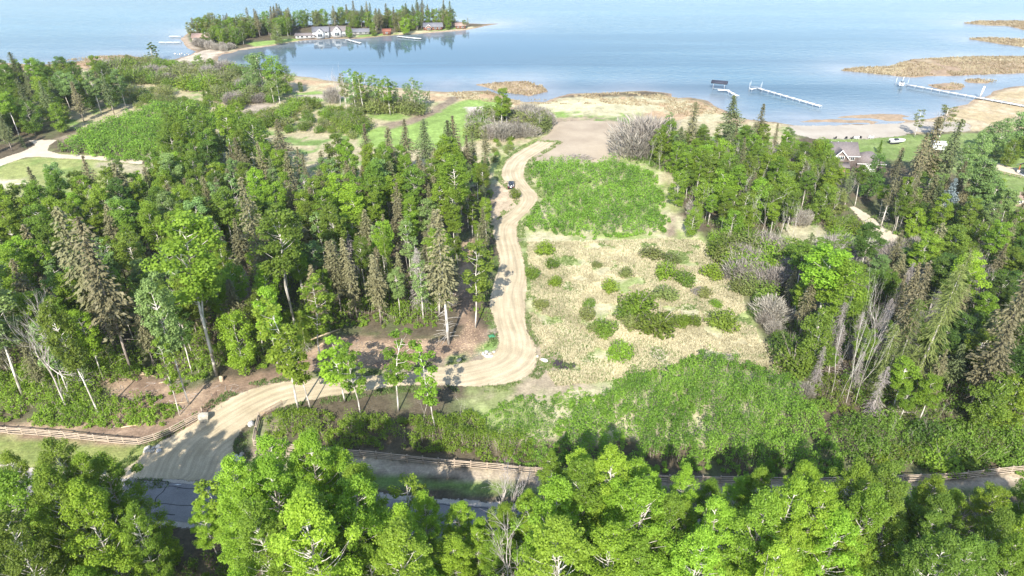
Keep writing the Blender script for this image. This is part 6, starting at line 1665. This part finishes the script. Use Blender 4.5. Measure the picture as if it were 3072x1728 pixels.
lift('small open boat lift frame at the end of the white dock', 1900, 222, False, R(65))
X, Y = G(2468, 241, .6)
rp_ = thing('dock_ramp', 'white dock ramp section standing upright beside the longest dock', 'dock ramp', (X, Y, .3), R(20))
MB().box(0, 0, 2.0, .9, .14, 4.0, ry=.12).obj('panel', WHITE, rp_); MB().box(0, .25, .15, 1.1, .5, .3).obj('foot', ALU, rp_)
for i, (A, B, lb) in enumerate(((G(456, 107), G(400, 107), 'lower white dock left of the island tip'), (G(457, 92), G(426, 92), 'upper white dock left of the island tip'), (G(872, 100), G(908, 109), 'white dock in front of the white island houses'), (G(1000, 92), G(1060, 98), 'slim white dock beside the big green island trees'))):
    dock(lb, A, B, 1.2, .6, 3.5)

# ---------------- island houses
def cottage(label, px, py, Yoff, W, D, ze, zr, rz, wallm, roofm, wins, gables=(), chim=False, axis='x'):
    X, Y = G(px, py); o = thing('cottage', label, 'house', (X, Y + D / 2 + Yoff, 0), R(rz)); o.scale = (.68, .68, .64)
    walls(o, wallm, -W / 2, W / 2, -D / 2, D / 2, ze, zr, axis); rf = gable_roof(o, roofm, -W / 2, W / 2, -D / 2, D / 2, ze, zr, axis, .6, .2)
    for (x, z, w_, h_) in wins: window(o, x, -D / 2, z, w_, h_)
    for (x0, x1, ze2, zr2, dp) in gables:
        walls(o, wallm, x0, x1, -D / 2 - dp, 0, ze2, zr2, 'y', 'gable_wall'); gable_roof(o, roofm, x0, x1, -D / 2 - dp, 0, ze2, zr2, 'y', .5, .2, 'gable_roof'); fascia(o, x0, x1, -D / 2 - dp - .5, ze2, zr2, .5)
        window(o, (x0 + x1) / 2, -D / 2 - dp, ze2 * .5, (x1 - x0) * .6, ze2 * .5, mull=2); window(o, (x0 + x1) / 2, -D / 2 - dp, ze2 * .5 + zr2 * .42, (x1 - x0) * .3, 1.0)
    if chim: MB().box(W * .2, 1, zr + .3, .9, .9, 1.4).obj('chimney', STONEG, rf)
    return o
cottage('brown-roofed low house at the island tip by the causeway', 502, 104, 0, 13, 8, 2.7, 5.0, 8, SIDET, ROOFB, [(-4, 1.5, 1.6, 1.2), (0, 1.5, 2.2, 1.3), (4, 1.5, 1.4, 1.2)], chim=True)
cottage('long low pale house left of the white gabled island houses', 765, 98, 0, 14, 6, 2.5, 3.6, 8, SIDEW, ROOFG, [(-5, 1.4, 1.4, 1.3), (-2, 1.4, 1.8, 1.4), (1.5, 1.4, 1.8, 1.4), (5, 1.4, 1.4, 1.3)])
cottage('tall white house with dark roof and porch on the island', 805, 97, 0, 12, 8, 5.2, 8.0, 8, SIDEW, ROOFD, [(-4, 1.5, 1.8, 1.8), (4.2, 1.5, 1.8, 1.8), (4.2, 4.2, 1.6, 1.2)], [(-3.2, 2.2, 5.0, 7.6, 2.0)])
cottage('white gabled house with big front windows on the island', 846, 94, 0, 13, 8, 4.8, 7.4, 6, SIDEW, ROOFG, [(-5, 1.5, 1.5, 1.8), (5, 1.5, 1.8, 1.8)], [(-2.6, 3.2, 5.4, 8.4, 2.2)])
cottage('small white cabin at the right end of the white island houses', 866, 92, 0, 6, 5, 2.4, 3.9, 5, SIDEW, ROOFG, [(-1.3, 1.3, 1.2, 1.2), (1.3, 1.3, 1.2, 1.2)])
cottage('grey-roofed low cabin between the white houses and red cabins', 906, 88, 0, 13, 6, 2.4, 4.2, 5, SIDEG, ROOFD, [(-4, 1.3, 1.6, 1.2), (0, 1.3, 2.0, 1.3), (4, 1.3, 1.6, 1.2)])
cottage('cream two-storey house high behind the island trees', 955, 66, 0, 9, 7, 6.2, 8.2, 4, SIDEW, ROOFG, [(-2.6, 4.6, 1.2, 1.3), (0, 4.6, 1.2, 1.3), (2.6, 4.6, 1.2, 1.3), (-2, 1.6, 1.4, 1.4), (2, 1.6, 1.4, 1.4)])
cottage('small bright red cabin below the cream island house', 972, 88, 0, 6, 5, 2.8, 4.2, 4, SIDER, SIDER, [(0, 1.4, 1.6, 1.2)])
cottage('larger dark red log cabin near the island point', 1088, 77, 0, 15, 7, 3.0, 5.4, 4, SIDER, ROOFD, [(-5, 1.6, 1.6, 1.3), (-1.5, 1.6, 1.8, 1.3), (2, 1.6, 1.8, 1.3), (5.2, 1.6, 1.4, 1.3)], [(-5.5, -1.2, 3.0, 5.0, 1.5)])
cottage('smaller red cabin at the tip of the island point', 1158, 73, 0, 8, 6, 2.6, 4.3, 4, SIDER, ROOFB, [(-2, 1.4, 1.3, 1.2), (1.6, 1.4, 1.6, 1.2)])

# ---------------- the air over the lake
m = bpy.data.materials.new('haze'); m.use_nodes = True
t = m.node_tree; t.nodes.clear()
out = t.nodes.new('ShaderNodeOutputMaterial'); pv = t.nodes.new('ShaderNodeVolumePrincipled')
pv.inputs['Color'].default_value = (.93, .96, 1, 1); pv.inputs['Density'].default_value = .0001; pv.inputs['Anisotropy'].default_value = .3
t.links.new(pv.outputs[0], out.inputs['Volume'])
hz = MB().box(0, 2500, 37.5, 13000, 14000, 83).obj('haze', m)
tag(hz, 'thin pale haze over woods and lake', None, None, 'stuff')
